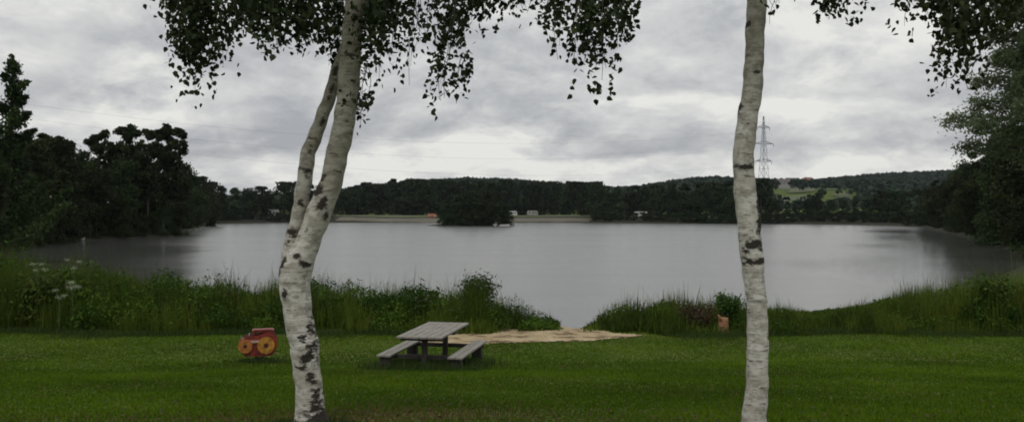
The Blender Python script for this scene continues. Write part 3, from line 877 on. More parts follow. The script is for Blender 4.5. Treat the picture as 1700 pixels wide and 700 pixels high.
def clump(x, y):
    out = np.zeros(len(x), int)
    for i in range(0, len(x), 5000):
        sl = slice(i, i + 5000)
        out[sl] = np.argmin((x[sl, None] - CX) ** 2 + ((y[sl, None] - CY) * 1.2) ** 2, 1)
    dd = np.hypot(x - CX[out], y - CY[out])
    return out, dd


# reeds and tall grasses
r, x, y, z0, H, pxx = bank(41, 120000, .03, 0, None, 'reeds', '')
ci, cd = clump(x, y)
keep = r.random(len(x)) < np.where(pxx > 960, .95, .85) * np.where(CK[ci] < .45, 1.0, .55)
x, y, z0, H, pxx, ci, cd = [q[keep] for q in (x, y, z0, H, pxx, ci, cd)]
Hh = H * CH[ci] * 1.12 * (.40 + .62 * r.random(len(x)) ** .8) * np.where(r.random(len(x)) < .08, 1.2 + .3 * r.random(len(x)), 1) * np.clip(1.15 - cd * .35, .6, 1.1)
v, sg = blades(r, x, y, z0, Hh, np.where(CK[ci] < .2, .034, .016) * (.6 + .8 * r.random(len(x))), .22)
tone = np.clip(.16 + .55 * CT[ci] + .14 * r.normal(size=len(x)), .13, 1)
tone = np.where(r.random(len(x)) < .025, .03, tone)
tag(link('reeds', polymesh('reeds', v, 4, M['reed'], np.repeat(tone, sg))), 'tall green reeds and grasses along the near bank', 'reeds', kind='stuff')
# leafy undergrowth filling the bank
r, x, y, z0, H, pxx = bank(42, 64000, .03, 0, None, 'undergrowth', '')
ci, cd = clump(x, y)
den = (r.random(len(x)) < np.where(pxx < 930, .75, .42)) & (r.random(len(x)) < np.where(CK[ci] > .4, 1., .3))
x, y, z0, H, pxx, ci, cd = [q[den] for q in (x, y, z0, H, pxx, ci, cd)]
m = 5
cen = np.repeat(np.stack([x, y, z0], 1), m, 0)
hh = np.repeat(H * CH[ci] * np.where(pxx > 960, .72, .95) * np.clip(1.12 - cd * .4, .55, 1.1) * np.where(r.random(len(x)) < .03, 1.3, 1), m) * r.random(len(cen)) ** .6
cen[:, 2] += hh * .97; cen[:, :2] += r.normal(size=(len(cen), 2)) * .06
tone = np.clip(np.repeat(.14 + .5 * CT[ci] + np.where(pxx < 450, .12, 0), m) + .14 * r.normal(size=len(cen)), .13, 1)
sz = np.repeat(np.where(CK[ci] > .82, .11, np.where(CK[ci] > .6, .075, .05)), m) * (.7 + .6 * r.random(len(cen)))
tag(link('undergrowth', polymesh('undergrowth', leaf_quads(cen, sz, r, 2.3), 4, M['reed'], tone)),
    'leafy weeds and nettles filling the near bank', 'undergrowth', kind='stuff')


def small_bush(name, px, d, H, Rr, mat, n, size, label, cat, seed, stems=7, z=None):
    x = (px - 850) / F * d; zz = max(gz(x, d), ZW - .05) if z is None else z
    o = empty(name, (x, d, zz)); tag(o, label, cat)
    r = np.random.default_rng(seed); m = MB(); cs = []; tn = []
    for i in range(stems):
        ph = i * 2.4; t = np.linspace(0, 1, 6)[:, None]
        L = H * (.75 + .3 * r.random()); rad = Rr * (.2 + .7 * r.random())
        P = np.array([math.cos(ph), math.sin(ph), 0]) * rad * t ** 1.3 + np.array([0, 0, 1]) * L * t - np.array([0, 0, .05])
        m.tube(P, .018 * (1 - t[:, 0] * .7), 5)
        k = n // stems; v = .12 + .88 * r.random(k) ** .8
        q = np.stack([np.interp(v, t[:, 0], P[:, a]) for a in range(3)], 1) + r.normal(size=(k, 3)) * np.array([Rr, Rr, Rr * .7]) * .24
        cs.append(q); tn.append(np.clip(.45 + .2 * r.normal() + .2 * r.normal(size=k), 0, 1))
    m.build('stem', M['bark_dark'], o, True)
    cen = np.concatenate(cs); cen[:, 2] = np.maximum(cen[:, 2], .03)
    link('crown', polymesh('crown', leaf_quads(cen, np.full(len(cen), size), r, 1.7), 4, M[mat], np.concatenate(tn)), o)
    return o


small_bush('bush', 790, 28.3, 1.62, .75, 'bush_dark', 3400, .075, 'highest dark bush on the bank, behind the picnic table and the sand', 'bush', 61)
small_bush('bush', 1208, 27.6, 1.15, .50, 'bush', 2400, .075, 'bright green bush above the tree stump on the bank', 'bush', 62)
small_bush('bush', 1158, 27.0, .85, .62, 'deadleaf', 1500, .075, 'brown withered bush on the bank left of the stump', 'bush', 63)
small_bush('bush', 1640, 27.6, 1.55, .9, 'bush', 2600, .11, 'light green bush among the reeds at the right end of the bank', 'bush', 64)
small_bush('bush', 66, 27.6, 1.75, 1.0, 'bush', 3000, .11, 'broad light green bush at the left end of the bank', 'bush', 65)

# tree stump with an orange cut face
x = (1199 - 850) / F * 26.6; zs = gz(x, 26.6)
st = empty('tree_stump', (x, 26.6, zs), .3)
tag(st, 'orange brown broken tree stump in the reeds left of the slim birch', 'tree stump')
m = MB(); t = np.linspace(0, 1, 7)
m.tube(np.stack([.05 * t, 0 * t, -.1 + .60 * t], 1), .21 - .06 * t + .05 * (t == 0), 14, True, 0, .06); m.build('trunk', M['stump_cut'], st, True)
m = MB(); m.tube(np.array([[.02, 0, .30], [-.12, -.08, .46], [-.22, -.12, .60]]), np.array([.06, .05, .03]), 8, True, 0, .05); m.build('branch', M['stump_cut'], st, True)

# umbel flowers at the left end
def umbel(px, d, H, nh, seed, label):
    x = (px - 850) / F * d; zz = gz(x, d)
    o = empty('hogweed_plant', (x, d, zz)); tag(o, label, 'plant', 'white flowering hogweed plants')
    r = np.random.default_rng(seed); m = MB(); heads = []
    m.tube(np.array([[0, 0, -.05], [.03, 0, H * .5], [.0, 0, H * .85]]), np.array([.015, .012, .008]), 6)
    for i in range(nh):
        ph = i * 2.2 + r.random(); L = .10 + .16 * r.random()
        c = np.array([math.cos(ph) * L, math.sin(ph) * L, H * (.85 + .17 * r.random())])
        m.tube(np.array([[0, 0, H * .72], c * [.6, .6, .96], c]), .006, 4)
        f = MB(); q = c + r.normal(size=(45, 3)) * np.array([.06, .06, .03])
        for p in q:
            s = .014
            f.add([p + [-s, 0, 0], p + [0, -s, s * 1.2], p + [s, 0, 0], p + [0, s, s * 1.2]], [(0, 1, 2, 3)])
        heads.append(f)
    m.build('stem', M['stalk'], o)
    for f in heads: f.build('flower', M['flower'], o)


for i, (px, py, d, nh, lb) in enumerate([(62, 438, 27.2, 4, 'white flowering hogweed standing furthest left on the bank'), (122, 432, 28.0, 3, 'tallest white flowering hogweed with its head against the water'),
                                         (120, 466, 26.8, 6, 'white flowering hogweed with the widest cluster of heads, low on the bank'), (98, 484, 26.5, 3, 'small pale hogweed low in front of the others')]):
    x = (px - 850) / F * d
    umbel(px, d, -(py - 357) / F * d - gz(x, d), nh, 70 + i, lb)

# ------------------------------------------------------------------ lawn grass
r = np.random.default_rng(51)
n = 330000
y = 5.5 + (26.6 - 5.5) * r.random(n) ** 1.15; x = r.uniform(-.72, .72, n) * y
z0 = groundz(x, y)
nsand = np.zeros(n, bool)
SP = [(-2.7, 23.45), (-1.2, 23.2), (.5, 23.7), (2.2, 23.95), (3.5, 24.8), (4.3, 25.45), (4.3, 25.85), (3.3, 26.2), (2.8, 27.2), (.9, 27.2), (-1.1, 27.6), (-2.3, 27.2), (-2.9, 25.3)]
for i in range(len(SP)):
    (ax, ay), (bx, by) = SP[i], SP[(i + 1) % len(SP)]
    c_ = ((ay <= y) & (y < by)) | ((by <= y) & (y < ay))
    nsand ^= c_ & (x < ax + (y - ay) / (by - ay if by != ay else 1e-9) * (bx - ax))
wv = np.zeros(n)
for wx_, wy_, wr_, wa_ in [(-1.15, 8.1, 1.0, .55), (-1.8, 7.5, .9, .6), (-2.6, 7.6, .6, .4), (.4, 7.3, .9, .35), (2.6, 6.6, .8, .4), (-3.9, 7.2, .8, .3)]:
    wv = np.maximum(wv, wa_ * np.exp(-((x - wx_) / (wr_ * 1.5)) ** 2 - ((y - wy_) / (wr_ * .8)) ** 2))
ok = (~nsand | (r.random(n) < .10)) & (r.random(n) > wv * .8)
x, y, z0 = x[ok], y[ok], z0[ok]
n = len(x)
H = (.022 + .028 * r.random(n)) * (.75 + .5 * (.5 + .5 * np.sin(x * 1.1 + np.sin(y)) * np.sin(y * 1.3)))
w = .004 + .0006 * y
ph = r.random(n) * 6.283; fa = r.random(n) * 3.14; ln = r.random(n) * H * .9
b = np.stack([x, y, z0 - .003], 1); wv2 = np.stack([np.cos(fa) * w, np.sin(fa) * w, 0 * w], 1)
tip = b + np.stack([np.cos(ph) * ln, np.sin(ph) * ln, H], 1)
v = np.stack([b - wv2, b + wv2, tip], 1).reshape(-1, 3)
pt_ = np.sin(x * .8 + 1.1 * np.sin(y * .5)) * np.sin(y * .9 + .7 * np.sin(x * .6)) * .5 + .5
pt2 = np.sin(x * 2.3 + 1.7 * np.sin(y * 1.4 + 1)) * np.sin(y * 2.1 + 1.2 * np.sin(x * 1.7)) * .5 + .5
wv = wv[ok] if len(wv) != n else wv
tone = np.clip(.12 + .42 * pt_ + .34 * pt2 * (.4 + .6 * pt_) + .17 * np.abs(r.normal(size=n)), .13, 1)
tone = np.where(r.random(n) < .05 + .10 * (pt_ < .2) + 1.3 * wv, .03, tone)
tag(link('grass', polymesh('grass', v, 3, M['grass'], tone)), 'short mown grass of the lawn', 'grass', kind='stuff')
# uncut grass under the table (taller and dark in place of contact shadow), round the rider and along the foot of the bank
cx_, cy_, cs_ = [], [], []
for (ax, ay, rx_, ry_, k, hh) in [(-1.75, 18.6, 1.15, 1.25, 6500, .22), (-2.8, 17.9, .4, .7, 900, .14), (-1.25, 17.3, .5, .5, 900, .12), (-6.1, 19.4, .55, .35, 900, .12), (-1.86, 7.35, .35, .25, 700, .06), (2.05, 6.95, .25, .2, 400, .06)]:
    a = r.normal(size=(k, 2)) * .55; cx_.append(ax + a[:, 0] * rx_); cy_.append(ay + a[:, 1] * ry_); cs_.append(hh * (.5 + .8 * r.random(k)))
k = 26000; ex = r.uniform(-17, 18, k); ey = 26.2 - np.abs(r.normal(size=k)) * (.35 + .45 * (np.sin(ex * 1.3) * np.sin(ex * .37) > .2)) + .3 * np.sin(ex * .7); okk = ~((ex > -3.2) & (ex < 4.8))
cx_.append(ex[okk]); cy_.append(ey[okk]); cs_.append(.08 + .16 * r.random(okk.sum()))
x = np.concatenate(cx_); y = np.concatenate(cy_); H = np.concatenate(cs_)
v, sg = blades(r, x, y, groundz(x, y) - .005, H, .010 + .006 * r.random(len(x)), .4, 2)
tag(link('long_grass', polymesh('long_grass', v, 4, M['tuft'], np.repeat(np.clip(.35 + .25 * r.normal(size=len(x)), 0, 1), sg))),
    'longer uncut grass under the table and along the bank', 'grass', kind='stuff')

# fallen birch leaves
k = 420
fx = np.concatenate([r.normal(-1.8, 1.6, k // 2), r.normal(2.1, 1.7, k // 2)]); fy = np.concatenate([r.normal(7.9, 1.3, k // 2), r.normal(7.6, 1.4, k // 2)])
fc = np.stack([fx, fy, groundz(fx, fy) + .03], 1)
fa = r.random(k) * 6.28; fs = .018 + .012 * r.random(k)
A = np.stack([np.cos(fa) * fs, np.sin(fa) * fs, .006 * r.normal(size=k)], 1); B = np.stack([-np.sin(fa) * fs * .7, np.cos(fa) * fs * .7, .006 * r.normal(size=k)], 1)
tag(link('fallen_leaves', polymesh('fallen_leaves', np.stack([fc - A, fc + B, fc + A, fc - B], 1).reshape(-1, 3), 4, M['deadleaf'], r.random(k))), 'small fallen birch leaves on the lawn', 'leaves', kind='stuff')

# ------------------------------------------------------------------ picnic table
TX, TY = -1.80, 18.72
ang = -math.atan2(.47, 2.45)
zt = gz(TX, TY)
pt = empty('picnic_table', (TX, TY, zt), ang)
tag(pt, 'weathered grey wooden picnic table with two attached benches beside the sand patch', 'picnic table')
hL = 1.24


def slab(name, x0, x1, z, nb, th=.045):
    m = MB(); w = (x1 - x0) / nb
    for i in range(nb):
        m.box((x0 + w * (i + .5), rng.normal() * .008, z - th / 2), (w - .012, 2 * hL, th))
    o = m.build(name, M['wood'], pt)
    b = o.modifiers.new('bevel', 'BEVEL'); b.width = .006; b.segments = 1
    return o


slope = -.155      # the ground falls along the table, its top stays level with the camera side
slab('tabletop', -.52, .52, .86, 6)
slab('seat', -.98, -.64, .44, 2)
slab('seat', .64, .98, .44, 2)
m = MB()
for yy in (-1.0, 0, 1.0): m.box((0, yy, .78), (.98, .07, .07))
m.build('table_frame', M['dark_wood'], pt)
for yy in (-.85, .85):
    m = MB(); m.box((.02, yy, .33), (.11, .11, .84)); m.build('post', M['dark_wood'], pt)
    m = MB(); m.box((0, yy + .09, .345), (1.9, .05, .09)); m.build('crossbeam', M['dark_wood'], pt)
    for xx in (-.81, .81):
        m = MB(); m.box((xx, yy - .22 if yy < 0 else yy, .13), (.26, .16, .52), taper=.85); m.build('bench_leg', M['dark_wood'], pt)

# ------------------------------------------------------------------ playground rider
RX, RY = (430 - 850) / F * 19.6, 19.6
zr = gz(RX, RY) - .03
rd = empty('spring_rider', (RX, RY, zr), .30)
tag(rd, 'red and yellow playground spring rider on the lawn left of the forked birch', 'spring rider')


def disc(m, c, r0, th, axis='y', n=28, mi=0, r_in=0):
    a = np.linspace(0, 2 * math.pi, n, endpoint=False)
    ring = lambda rr_, s: np.stack([c[0] + rr_ * np.cos(a), np.full(n, c[1] + s), c[2] + rr_ * np.sin(a)], 1)
    if r_in:
        v = np.concatenate([ring(r0, -th), ring(r0, th), ring(r_in, -th), ring(r_in, th)])
        f = []
        for j in range(n):
            k2 = (j + 1) % n
            f += [(j, k2, n + k2, n + j), (2 * n + j, 3 * n + j, 3 * n + k2, 2 * n + k2), (j, 2 * n + j, 2 * n + k2, k2), (n + j, n + k2, 3 * n + k2, 3 * n + j)]
        m.add(v, f, mi)
    else:
        v = np.concatenate([ring(r0, -th), ring(r0, th)])
        f = [(j, (j + 1) % n, n + (j + 1) % n, n + j) for j in range(n)] + [tuple(range(n - 1, -1, -1)), tuple(range(n, 2 * n))]
        m.add(v, f, mi)


def panel(m, pts, y, th, mi=0):
    n = len(pts); v = np.array([[p[0], y - th, p[1]] for p in pts] + [[p[0], y + th, p[1]] for p in pts])
    m.add(v, [tuple(range(n)), tuple(range(2 * n - 1, n - 1, -1))] + [(j, n + j, n + (j + 1) % n, (j + 1) % n) for j in range(n)], mi)


m = MB(); a = np.linspace(0, 4.5 * 2 * math.pi, 90)
m.tube(np.stack([.11 * np.cos(a), .11 * np.sin(a), .04 + .26 * a / a[-1]], 1), .016, 6); m.box((0, 0, .02), (.42, .34, .06)); m.build('spring', M['steel'], rd)
outline = [(-.30, .22), (.26, .20), (.36, .27), (.43, .40), (.44, .56), (.40, .68), (.32, .76), (.20, .79), (.06, .73), (-.06, .69), (-.18, .70), (-.30, .68), (-.41, .60), (-.46, .48), (-.43, .34)]
for sgn in (-1, 1):
    m = MB(); panel(m, outline, sgn * .20, .014); m.build('side_panel', M['red'], rd)
    for cxx, nm, mt, rad in ((.17, 'wheel', 'yellow', .20), (-.31, 'wheel', 'orange', .165)):
        m = MB(); disc(m, (cxx, sgn * .232, .46), rad, .03, r_in=rad * .30); w_ = m.build('wheel', M[mt], rd)
        m = MB(); disc(m, (cxx, sgn * .252, .46), rad * .29, .008); m.build('hub', M['darkred'], w_)
m = MB(); m.box((-.02, 0, .52), (.42, .38, .035)); m.build('seat', M['darkred'], rd)
m = MB(); m.box((-.10, -.236, .565), (.30, .03, .055)); m.build('foot_rail', M['pink'], rd)
m = MB(); m.box((.10, 0, .80), (.50, .44, .035)); m.box((.10, -.222, .83), (.46, .02, .03)); m.build('roof', M['red'], rd)
for xx in (-.08, .28):
    for sgn in (-1, 1):
        m = MB(); m.box((xx, sgn * .175, .72), (.035, .03, .17)); m.build('post', M['darkred'], rd)
m = MB(); m.tube(np.array([[-.22, -.26, .70], [-.22, .26, .70]]), .016, 8); m.build('handlebar', M['steel'], rd)
m = MB(); panel(m, [(-.32, .20), (.32, .20), (.40, .36), (.40, .62), (-.40, .62), (-.40, .36)], 0, .16); m.build('body', M['darkred'], rd)


# ------------------------------------------------------------------ things on the far shore
def caravan(px, d, py_top, L, label, mat, rz=0.0, plain_=False):
    x = (px - 850) / F * d; zt_ = -(py_top - 357) / F * d; z0 = gz(x, d); H = zt_ - z0
    o = empty('caravan', (x, d, z0), rz); tag(o, label, 'caravan', 'caravans on the far shore')
    m = MB(); w = 2.2; b = .45; pr = [(-L / 2, b), (L / 2, b), (L / 2, H * .62), (L / 2 - .5, H), (-L / 2 + .3, H), (-L / 2, H * .7)]
    panel(m, pr, 0, w / 2); m.build('body', M[mat], o)
    for wx_ in (-L * .27, L * .05, L * .30):
        m = MB(); m.box((wx_, -w / 2 - .02, H * .62), (L * .17, .04, H * .22)); m.build('window', M['glass'], o)
    for s_ in (-1, 1):
        m = MB(); disc(m, (.2, s_ * (w / 2 - .05), .34), .33, .1, n=14); m.build('wheel', M['tyre'], o)
    m = MB(); m.tube(np.array([[-L / 2, 0, b + .05], [-L / 2 - 1.1, 0, b]]), .05, 6); m.build('drawbar', M['steel'], o)
    return o


caravan(455, 436, 347.5, 5.6, 'white caravan between dark trees left of the forked birch', 'white')
caravan(851, 455, 350, 5.2, 'bright white caravan just right of the island', 'white')
caravan(884, 462, 349.5, 6.2, 'grey caravan on the grass further right of the island', 'cream')
caravan(1064, 414, 351, 7.0, 'long pale caravan in the gap between the far shore trees', 'white')
caravan(1183, 392, 358.5, 3.8, 'low dim caravan half hidden by trees left of the slim birch', 'cream')
caravan(1313, 374, 359.5, 4.0, 'faint caravan at the water right of the slim birch', 'cream')
caravan(1379, 364, 360, 4.2, 'faint caravan at the water below the field, furthest right', 'cream')

x = (717 - 850) / F * 450; te = empty('tent', (x, 450, gz(x, 450)), .2); tag(te, 'orange ridge tent on the beach left of the island', 'tent')
m = MB(); v = [(-2.6, -1.4, 0), (2.6, -1.4, 0), (2.6, 1.4, 0), (-2.6, 1.4, 0), (-2.3, 0, 1.8), (2.3, 0, 1.8)]
m.add(v, [(0, 1, 5, 4), (2, 3, 4, 5), (1, 2, 5), (3, 0, 4), (0, 3, 2, 1)]); m.build('canvas', M['tent'], te)
m = MB(); m.add([(-.5, -1.40, .1), (.5, -1.40, .1), (0, -.52, 1.2)], [(0, 1, 2)]); m.build('door', M['darkred'], te)


def boat(px, d, L, label, rz):
    x = (px - 850) / F * d; o = empty('rowing_boat', (x, d, ZW - .08), rz); tag(o, label, 'boat')
    m = MB(); st_ = np.linspace(-1, 1, 11); rows = []
    for s_ in st_:
        w = .72 * (1 - max(0, s_) ** 2.4) * (1 - .25 * max(0, -s_) ** 2) + .02; k_ = .12 + .25 * max(0, s_) ** 2
        rows.append([(s_ * L / 2, -w, .62 + .15 * max(0, s_)), (s_ * L / 2, -w * .7, k_ * .6), (s_ * L / 2, 0, k_ * .3), (s_ * L / 2, w * .7, k_ * .6), (s_ * L / 2, w, .62 + .15 * max(0, s_))])
    v = np.array(rows).reshape(-1, 3); f = []
    for i in range(10):
        for j in range(4): f.append((i * 5 + j, i * 5 + j + 1, (i + 1) * 5 + j + 1, (i + 1) * 5 + j))
    f.append((0, 1, 2, 3, 4)); m.add(v, f); h = m.build('hull', M['white'], o, True); so = h.modifiers.new('s', 'SOLIDIFY'); so.thickness = .04
    for xx in (-.7, .5):
        m = MB(); m.box((xx, 0, .48), (.25, 1.1, .04)); m.build('bench', M['wood'], o)
    return o


boat(838, 291, 3.6, 'small white rowing boat lying at the right end of the island', .1)
# swan resting on the left bank: body and neck are one swept surface
x = (136 - 850) / F * 126; sw = gz(x, 126)
m = MB()
m.tube(np.array([[-.52, 0, .32], [-.40, 0, .29], [-.2, 0, .25], [.05, 0, .24], [.25, 0, .26], [.36, 0, .34], [.40, 0, .46], [.36, 0, .60], [.36, 0, .72], [.42, 0, .79], [.50, 0, .77], [.60, 0, .73]]),
       np.array([.03, .11, .20, .24, .19, .11, .065, .05, .05, .06, .05, .015]), 12)
swan = m.build('swan', M['white'], None, True, np.array([x, 126, sw]) * 0)
swan.location = (x, 126, sw - .02); tag(swan, 'white swan resting on the dark bank below the left wood', 'swan')

# houses on the hill
for i, (px, d, pyb, W_, H_, rf, lb) in enumerate([(1300, 960, 306, 14, 6, 'roof', 'pale house with a grey roof, leftmost of the three on the hill'), (1316, 980, 304, 17, 7, 'roof', 'largest pale house, middle one of the three on the hill'),
                                                   (1342, 1000, 303, 12, 6, 'redroof', 'small pale house with a reddish roof, right of the others on the hill')]):
    x = (px - 850) / F * d; z0 = gz(x, d)
    z1 = -(pyb - 357) / F * d
    o = empty('house', (x, d, z0), .25 * i); tag(o, lb, 'house', 'houses on the far hill')
    hh = max(H_, z1 - z0 + 3)
    m = MB(); m.box((0, 0, hh / 2 - .5), (W_, 9, hh + 1)); m.build('wall', M['render'], o)
    m = MB(); v = [(-W_ / 2 - .5, -5, hh), (W_ / 2 + .5, -5, hh), (W_ / 2 + .5, 5, hh), (-W_ / 2 - .5, 5, hh), (-W_ / 2 - .5, 0, hh + 3.6), (W_ / 2 + .5, 0, hh + 3.6)]
    m.add(v, [(0, 1, 5, 4), (2, 3, 4, 5), (1, 2, 5), (3, 0, 4), (0, 3, 2, 1)]); m.build('roof', M[rf], o)
    for xx in (-W_ * .3, 0, W_ * .3):
        m = MB(); m.box((xx, -4.52, hh - 2.2), (1.4, .08, 1.5)); m.build('window', M['glass'], o)

# ------------------------------------------------------------------ pylon and wires
PD = 560.
px_, pz = (1268 - 850) / F * PD, gz((1268 - 850) / F * PD, PD)
top = (357 - 193) / F * PD
py = empty('pylon', (px_, PD, pz), .35); tag(py, 'grey lattice electricity pylon standing beyond the far trees', 'pylon')
Ht = top - pz
m = MB()


def wd(z): return np.interp(z / Ht, [0, .35, .75, 1], [4.4, 2.6, 1.1, .25])


lv = np.concatenate([np.linspace(0, Ht * .75, 9), np.linspace(Ht * .75, Ht, 6)[1:]])
for a, b in zip(lv[:-1], lv[1:]):
    wa, wb = wd(a), wd(b)
    ca = [(-wa, -wa), (wa, -wa), (wa, wa), (-wa, wa)]; cb = [(-wb, -wb), (wb, -wb), (wb, wb), (-wb, wb)]
    for j in range(4):
        k2 = (j + 1) % 4
        m.tube(np.array([[*ca[j], a], [*cb[j], b]]), .13, 4); m.tube(np.array([[*ca[j], a], [*cb[k2], b]]), .07, 4)
        m.tube(np.array([[*ca[k2], a], [*cb[j], b]]), .07, 4); m.tube(np.array([[*cb[j], b], [*cb[k2], b]]), .07, 4)
m.build('tower', M['pylon'], py)
arms = []
for pyy, hw in ((212, 5.0), (239, 8.2), (268, 6.6)):
    z = -(pyy - 357) / F * PD - pz; arms.append((z, hw)); m = MB(); w = wd(z)
    for s_ in (-1, 1):
        for yy in (-w, w):
            m.tube(np.array([[s_ * w, yy, z], [s_ * hw, 0, z + .3]]), .17, 4); m.tube(np.array([[s_ * w, yy, z + 1.7], [s_ * hw, 0, z + .3]]), .14, 4)
        for q in (.35, .65):
            m.tube(np.array([[s_ * (w + (hw - w) * q), 0, z], [s_ * (w + (hw - w) * q), 0, z + 1.5 * (1 - q)]]), .1, 4)
    ca_ = m.build('crossarm', M['pylon'], py)
    for s_ in (-1, 1):
        m = MB(); m.tube(np.array([[s_ * hw, 0, z + .2], [s_ * hw, 0, z - 1.9]]), .16, 6); m.build('insulator', M['steel'], ca_)
for i, (z, hw) in enumerate(arms):
    a = np.array([px_ - hw * math.cos(.35), PD, pz + z - 1.9])
    b = at(-250, [128, 150, 172][i], 330)
    t = np.linspace(0, 1, 40)[:, None]
    P = a + (b - a) * t - np.array([0, 0, 1]) * 4 * t * (1 - t) * 17
    m = MB(); m.tube(P, .028, 4, False); o = m.build('power_line', M['steel'], None, False, a)
    tag(o, ['uppermost', 'middle', 'lowest'][i] + ' of the thin power lines sagging left from the pylon', 'power line', 'power lines')

# ------------------------------------------------------------------ sky
w = bpy.data.worlds.new('World'); bpy.context.scene.world = w; w.use_nodes = True
nt = w.node_tree; nodes = nt.nodes; L = nt.links
SUN_EL, SUN_AZ = R(50), R(200)
sky = nodes.new('ShaderNodeTexSky'); sky.sky_type = 'NISHITA'; sky.sun_disc = False; sky.sun_elevation = SUN_EL; sky.sun_rotation = SUN_AZ
sky.dust_density = 3; sky.air_density = 1.2


class W(NT):
    def __init__(s): s.t = nt; s.n = nodes; s.l = L


kw = W()
tc = kw.node('ShaderNodeTexCoord'); sp = kw.node('ShaderNodeSeparateXYZ'); L.new(tc.outputs['Generated'], sp.inputs[0])
X, Y, Z = sp.outputs
den = kw.math('ADD', kw.math('MAXIMUM', Z, 0.0), .36)
cb = kw.node('ShaderNodeCombineXYZ'); L.new(kw.math('DIVIDE', X, den), cb.inputs[0]); L.new(kw.math('DIVIDE', Y, den), cb.inputs[1]); L.new(Z, cb.inputs[2])
wn = kw.node('ShaderNodeTexNoise'); wn.inputs['Scale'].default_value = 3.0; wn.inputs['Detail'].default_value = 3; L.new(cb.outputs[0], wn.inputs['Vector'])
wm = kw.node('ShaderNodeVectorMath', operation='MULTIPLY_ADD'); L.new(wn.outputs['Color'], wm.inputs[0]); wm.inputs[1].default_value = (.14, .14, .0); L.new(cb.outputs[0], wm.inputs[2])
P = wm.outputs[0]
n1 = kw.noise(P, 2.1, 6, .5); n2 = kw.noise(P, 7.5, 8, .66)
val = kw.math('ADD', kw.math('MULTIPLY', n1, .62), kw.math('MULTIPLY', n2, .38))
# brighter and darker cloud banks in the directions the photograph has them (u = x / y, v = z / y)
yy = kw.math('MAXIMUM', Y, .02)
wob = kw.math('MULTIPLY', kw.math('SUBTRACT', n2, .5), .16)
wob2 = kw.math('MULTIPLY', kw.math('SUBTRACT', kw.noise(P, 3.1, 4), .5), .07)
U = kw.math('ADD', kw.math('DIVIDE', X, yy), wob); V = kw.math('ADD', kw.math('DIVIDE', Z, yy), wob2)
BLOBS = [(130, 150, 95, 42, -.085), (180, 60, 130, 26, -.045), (60, 95, 60, 20, .06), (230, 190, 300, 18, .10), (330, 150, 70, 40, .05), (700, 205, 170, 22, -.05), (700, 240, 200, 12, .05),
         (1150, 30, 120, 30, -.07), (1000, 120, 200, 26, .04), (1130, 175, 260, 12, .07), (1480, 70, 160, 50, .03), (1420, 235, 240, 14, -.05), (1400, 180, 260, 14, .06), (940, 235, 40, 12, .06), (1080, 255, 260, 12, -.05),
         (420, 250, 120, 12, -.045), (20, 40, 90, 30, .05), (500, 285, 900, 26, .10), (1250, 270, 600, 18, .05), (940, 30, 90, 40, .05), (1330, 90, 90, 26, -.03)]
front_ = kw.math('GREATER_THAN', Y, .05)
acc = None
for (bx, by, bw, bh, am) in BLOBS:
    u0, v0 = (bx - 850) / F, (357 - by) / F
    a = kw.math('POWER', kw.math('ABSOLUTE', kw.math('DIVIDE', kw.math('SUBTRACT', U, u0), bw / F)), 2.4)
    b = kw.math('POWER', kw.math('ABSOLUTE', kw.math('DIVIDE', kw.math('SUBTRACT', V, v0), bh / F)), 2.4)
    e = kw.math('MULTIPLY', kw.math('EXPONENT', kw.math('MULTIPLY', kw.math('ADD', a, b), -1)), am)
    acc = e if acc is None else kw.math('ADD', acc, e)
acc = kw.math('MULTIPLY', acc, front_)
val = kw.math('ADD', val, acc)
col = kw.ramp(val, [(.37, (3.9, 4.0, 4.25)), (.45, (5.0, 5.1, 5.25)), (.53, (6.5, 6.55, 6.5)), (.61, (8.2, 8.2, 7.8))])
# color ramps clamp at 1, so scale afterwards
for nd in nodes:
    if nd.bl_idname == 'ShaderNodeValToRGB' and max(e.color[0] for e in nd.color_ramp.elements) > 1:
        for e in nd.color_ramp.elements: e.color = tuple(c / 10 for c in e.color[:3]) + (1,)
sc = kw.node('ShaderNodeVectorMath', operation='SCALE'); L.new(col, sc.inputs[0]); sc.inputs['Scale'].default_value = 10.0
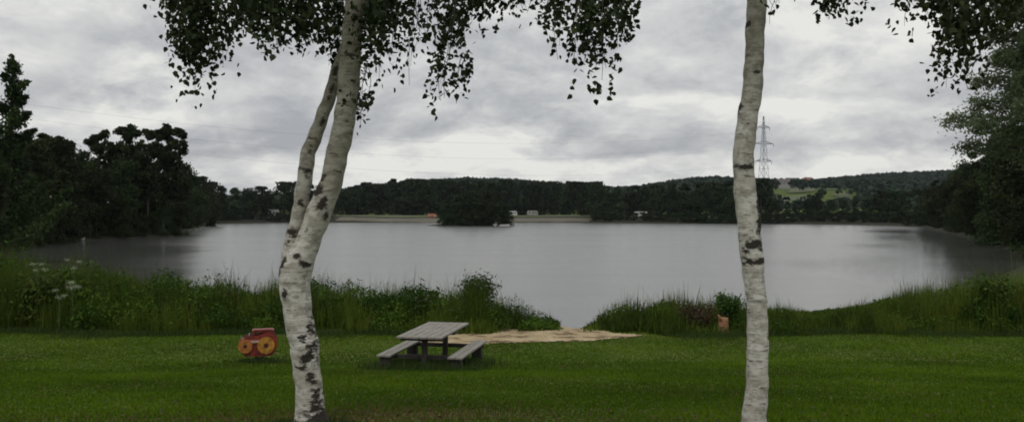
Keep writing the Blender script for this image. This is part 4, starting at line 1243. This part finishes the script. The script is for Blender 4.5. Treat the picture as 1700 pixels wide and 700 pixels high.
# the cloud deck is somewhat brighter overhead than towards the horizon
zs_ = kw.math('ADD', 1.0, kw.math('MULTIPLY', kw.math('MAXIMUM', kw.math('SUBTRACT', Z, .3), 0.0), .9))
sc2 = kw.node('ShaderNodeVectorMath', operation='SCALE'); L.new(sc.outputs[0], sc2.inputs[0]); L.new(zs_, sc2.inputs['Scale'])
mixc = kw.mix(.96, sky.outputs[0], sc2.outputs[0])
bg = nodes['Background']; L.new(mixc, bg.inputs[0]); bg.inputs[1].default_value = .10

sun = bpy.data.lights.new('sun', 'SUN'); sun.energy = .7; sun.angle = R(25); sun.color = (1, .96, .9)
so = bpy.data.objects.new('sun', sun); C.objects.link(so)
az = SUN_AZ
dirv = Vector((math.sin(az) * math.cos(SUN_EL), math.cos(az) * math.cos(SUN_EL), math.sin(SUN_EL)))
so.rotation_euler = dirv.to_track_quat('Z', 'Y').to_euler()

# ------------------------------------------------------------------ haze
hz_ = MB(); hz_.box((50, 1850, 40), (5600, 4800, 96))
vm = bpy.data.materials.new('haze_air'); vm.use_nodes = True
vt = vm.node_tree; vt.nodes.remove(vt.nodes['Principled BSDF'])
pv = vt.nodes.new('ShaderNodeVolumePrincipled'); pv.inputs['Color'].default_value = (.80, .87, .95, 1); pv.inputs['Density'].default_value = .00004
vt.links.new(pv.outputs[0], vt.nodes['Material Output'].inputs['Volume'])
HAZE = True
if HAZE:
    ho = hz_.build('haze', vm); tag(ho, 'thin pale haze over the lake and hills', 'haze', kind='stuff')

# ------------------------------------------------------------------ camera
cam = bpy.data.cameras.new('camera'); co = bpy.data.objects.new('camera', cam); C.objects.link(co)
cam.sensor_width = 36; cam.lens = 36 * F / 1700; cam.clip_end = 9000; cam.clip_start = .1
co.location = (0, 0, 0); co.rotation_euler = (R(90) + math.atan2(7, F), 0, 0)
s = bpy.context.scene; s.camera = co
s.view_settings.view_transform = 'Standard'; s.view_settings.look = 'None'; s.view_settings.exposure = 0; s.view_settings.gamma = 1
s.cycles.use_denoising = True
s.cycles.max_bounces = 5; s.cycles.transparent_max_bounces = 4; s.cycles.diffuse_bounces = 3; s.cycles.glossy_bounces = 3; s.cycles.volume_bounces = 0
s.cycles.pixel_filter_type = 'BLACKMAN_HARRIS'; s.cycles.filter_width = 1.9
